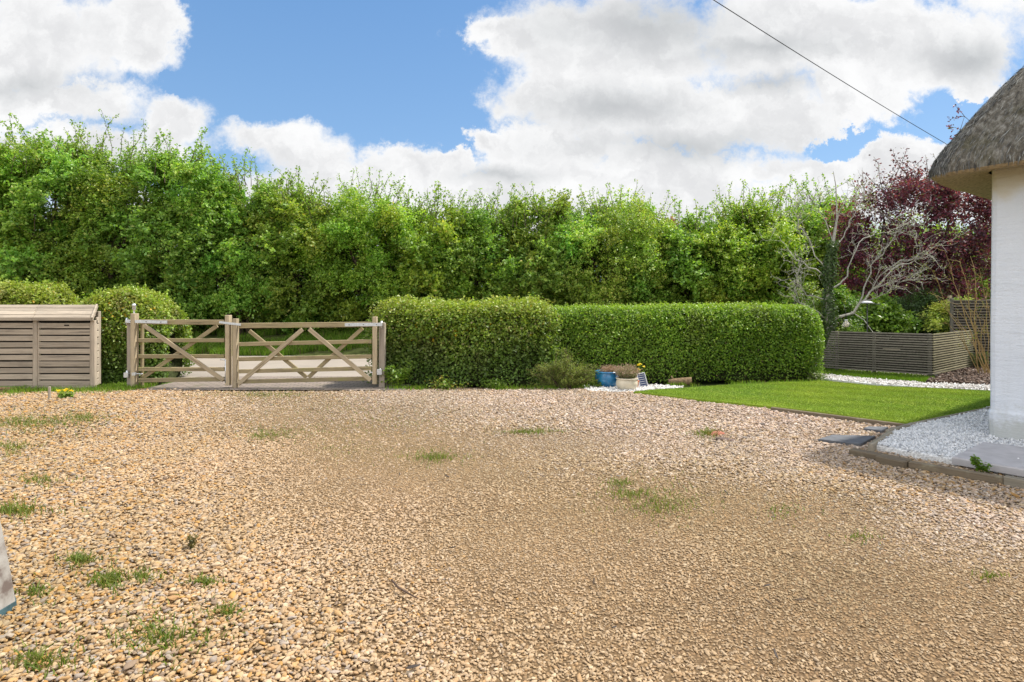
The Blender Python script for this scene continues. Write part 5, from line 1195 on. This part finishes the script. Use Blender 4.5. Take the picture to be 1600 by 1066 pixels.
    v, fc, tt = leaf_arrays(p + nrm * .008, N, rg.uniform(.04, .12, n), palette([(.19, .19, .185), (.125, .125, .122), (.29, .29, .275), (.068, .068, .068), (.165, .165, .14)], (3, 3, 1.5, 2, 1), n, rg, .25), rg, .085, .02, T)
    link('reed_straws', np_mesh('reed_straws', v, fc, tint=tt), M['straw'], roof)
    return root
cottage()

def cottage_edges():
    n_ = Vector((WALL_U.y, -WALL_U.x, 0)); n_ = n_ if n_.x < 0 else -n_
    # slab by the wall
    M['slab'] = simple('concrete_slab', (.40, .385, .39), .85, var=.12, scale=8, bump=.2); M['slate'] = simple('slate', (.085, .09, .10), .75, var=.3, scale=14, bump=.3, spec=.5)
    a = [G(1487, 713.5, .09), G(1536, 690, .09), G(1600, 696, .09) + WALL_U * .5, G(1600, 731, .09) + WALL_U * 1.2]
    o = flat_poly('paving_slab', a, .02, .088, M['slab']); tag(o, 'pale concrete paving slab at the foot of the cottage wall', 'paving slab')
    for name, lab, pts, z0, z1, mt in (('slate_slab', 'larger flat dark slate slab lying on the gravel at the bed corner', [(1278, 686), (1300, 679), (1368, 681), (1345, 693.5)], -.01, .03, 'slate'),
                                       ('slate_slab', 'smaller dark slate piece beside the lawn corner', [(1349, 669), (1356, 666), (1388, 667), (1378, 673)], -.01, .03, 'slate')):
        tag(flat_poly(name, [G(x, y, z1) for x, y in pts], z0, z1, M[mt], None, .006), lab, 'slab')
    def tb(name, lab, p, q, w, h, mt, zb=-.03):
        p, q = Vector((p.x, p.y, 0)), Vector((q.x, q.y, 0)); c = (p + q) / 2; root = tag(empty(name, c), lab, 'edging'); board('beam', p - c + Vector((0, 0, zb + h / 2)), q - c + Vector((0, 0, zb + h / 2)), w, h, M[mt], root, .008); return root
    tb('timber_edging', 'short weathered sleeper block at the corner of the white chipping bed', G(1330, 694, .1), G(1378, 703, .1), .11, .085, 'sleeper')
    tb('timber_edging', 'pale topped sleeper block second along the chipping bed', G(1374, 703, .11), G(1419, 712, .11), .17, .095, 'sleeper')
    tb('timber_edging', 'long dark brown timber board edging the concrete slab', G(1420, 712, .11), G(1568, 735.5, .11), .07, .09, 'sleeper')
    tb('timber_edging', 'greenish end board of the chipping bed at the photo edge', G(1569, 735.5, .11), G(1660, 752, .11), .07, .10, 'edging')
    tb('timber_edging', 'pale board between the larger slate slab and white chippings', G(1360, 694, .085), G(1391, 674, .085), .05, .12, 'edging')
    tb('timber_edging', 'grey board between the lawn corner and white chippings', G(1386, 672.5, .085), G(1427, 661, .085), .05, .12, 'edging')
    tb('timber_edging', 'thin weathered board along the lawn and chipping bed', G(1428, 660.8, .075), G(1558, 634, .075), .035, .11, 'edging')
    tb('timber_edging', 'dark mossy board along the front edge of the lawn', G(1205, 636.5, .04), G(1416, 663.5, .04), .05, .075, 'sleeper')
    # broken brick and slate sunk in the gravel
    M['brick'] = simple('brick_red', (.30, .11, .07), .9, var=.3, scale=20, bump=.5); g = G(1118, 679)
    root = tag(empty('brick', g), 'half buried red brick beside a moss tuft in the gravel', 'brick'); root.rotation_euler = (.06, -.05, .4); MB().box((0, 0, -.006), (.20, .11, .06), None, .012).build('brick_body', M['brick'], root)
    g = G(1133, 687.5); root = tag(empty('broken_tile', g), 'dark broken tile lying in front of the red brick', 'tile'); root.rotation_euler = (.10, .08, -.35); MB().box((0, 0, .004), (.20, .07, .025), None, .006).build('tile_body', M['slate_brown'], root)
    rg = np.random.default_rng(2); pts = [G(612, 912) + Vector((0, 0, .02)), G(622, 925) + Vector((0, 0, .024)), G(640, 935) + Vector((0, 0, .022)), G(652, 941) + Vector((0, 0, .02))]
    root = tag(empty('fallen_twig', pts[0]), 'thin dark fallen twig on the gravel in the foreground', 'twig'); mb = MB(); mb.tube([p - pts[0] for p in pts], [.005, .006, .005, .003], 6); mb.build('twig_stem', M['twig'], root)
M['slate_brown'] = simple('tile_brown', (.11, .075, .06), .85, var=.3, scale=16)
cottage_edges()

def cable():
    a = P(1482, 227, 8.9); b = P(1115, 0, 5.0); d = b - a; mb = MB(); pts = []
    for k in range(31):
        f = -.12 + k / 30 * 2.6; p = a + d * f; p.z -= .02 * 4 * f * (1 - f) if 0 <= f <= 1 else 0; pts.append(p)
    o = mb.tube([p - a for p in pts], .004, 6).build('overhead_cable', M['black_cable'], None, a); tag(o, 'thin black overhead cable running down to the thatched roof', 'cable')
M['black_cable'] = simple('cable_sheath', (.02, .02, .025), .5)
cable()

def stone_pillar():
    m, t, b = material('weathered_stone'); tc = t.new('ShaderNodeTexCoord'); n = t.noise(tc.outputs['Object'], 7, 6, .65)
    t.put(b.inputs['Base Color'], t.ramp(n, [(.35, (.13, .10, .085)), (.46, (.27, .25, .225)), (.62, (.38, .365, .335))])); b.inputs['Roughness'].default_value = .9; M['stone'] = m
    M['teal'] = simple('teal_paint', (.05, .10, .115), .7, var=.4, scale=18)
    g = G(22, 944); root = tag(empty('stone_pillar', (-2.632, 2.74, 0)), 'tapering weathered stone pillar on a teal foot cut off by the photo edge', 'pillar')
    V = []
    def sec(z, r): return [(sx * r, sy * r, z) for sx, sy in ((-1, -.7), (-.7, -1), (.7, -1), (1, -.7), (1, .7), (.7, 1), (-.7, 1), (-1, .7))]
    prof = [(.035, .168), (.06, .166), (.2, .152), (.43, .124), (.6, .10), (.68, .095)]
    mb = MB(); V = [p for z, r in prof for p in sec(z, r)]; Fc = [(k * 8 + i, k * 8 + (i + 1) % 8, (k + 1) * 8 + (i + 1) % 8, (k + 1) * 8 + i) for k in range(len(prof) - 1) for i in range(8)] + [tuple(range(40, 48))]
    mb.add(V, Fc); mb.build('shaft', M['stone'], root); mb = MB(); V = sec(-.02, .172) + sec(.034, .172); mb.add(V, [(i, (i + 1) % 8, 8 + (i + 1) % 8, 8 + i) for i in range(8)] + [tuple(range(8, 16))]); mb.build('foot', M['teal'], root)
stone_pillar()

def far_house():
    D = 46.0; c = P(1062, 351, D); root = tag(empty('far_house', (c.x, D, 0)), 'distant brick house whose roof and chimney peep between treetops', 'house'); zr = c.z
    M['tile_roof'] = simple('roof_tiles', (.16, .10, .07), .9, var=.3, scale=6); M['far_brick'] = simple('far_brick', (.34, .17, .10), .9, var=.25, scale=8)
    MB().box((0, 3, (zr - 3) / 2), (9, 6, zr - 3)).build('wall', M['far_brick'], root)
    V = [(-4.9, -.4, zr - 3.1), (4.9, -.4, zr - 3.1), (4.9, 3, zr), (-4.9, 3, zr), (4.9, 6.4, zr - 3.1), (-4.9, 6.4, zr - 3.1)]
    mb = MB(); mb.add(V, [(0, 1, 2, 3), (3, 2, 4, 5), (0, 3, 5), (1, 4, 2)]); rf = mb.build('roof', M['tile_roof'], root)
    w = MB(); w.box((.2, 3, zr + .1), (.62, .62, 1.5)).box((.2, 3, zr + .78), (.72, .72, .14)); ch = w.build('chimney', M['far_brick'], rf)
    MB().lathe([(.13, 0), (.11, .3), (.08, .3), (.08, .02)], 12, (.2, 3, zr + .85)).build('chimney_pot', M['far_brick'], rf)
far_house()
print("objects", len(bpy.data.objects))
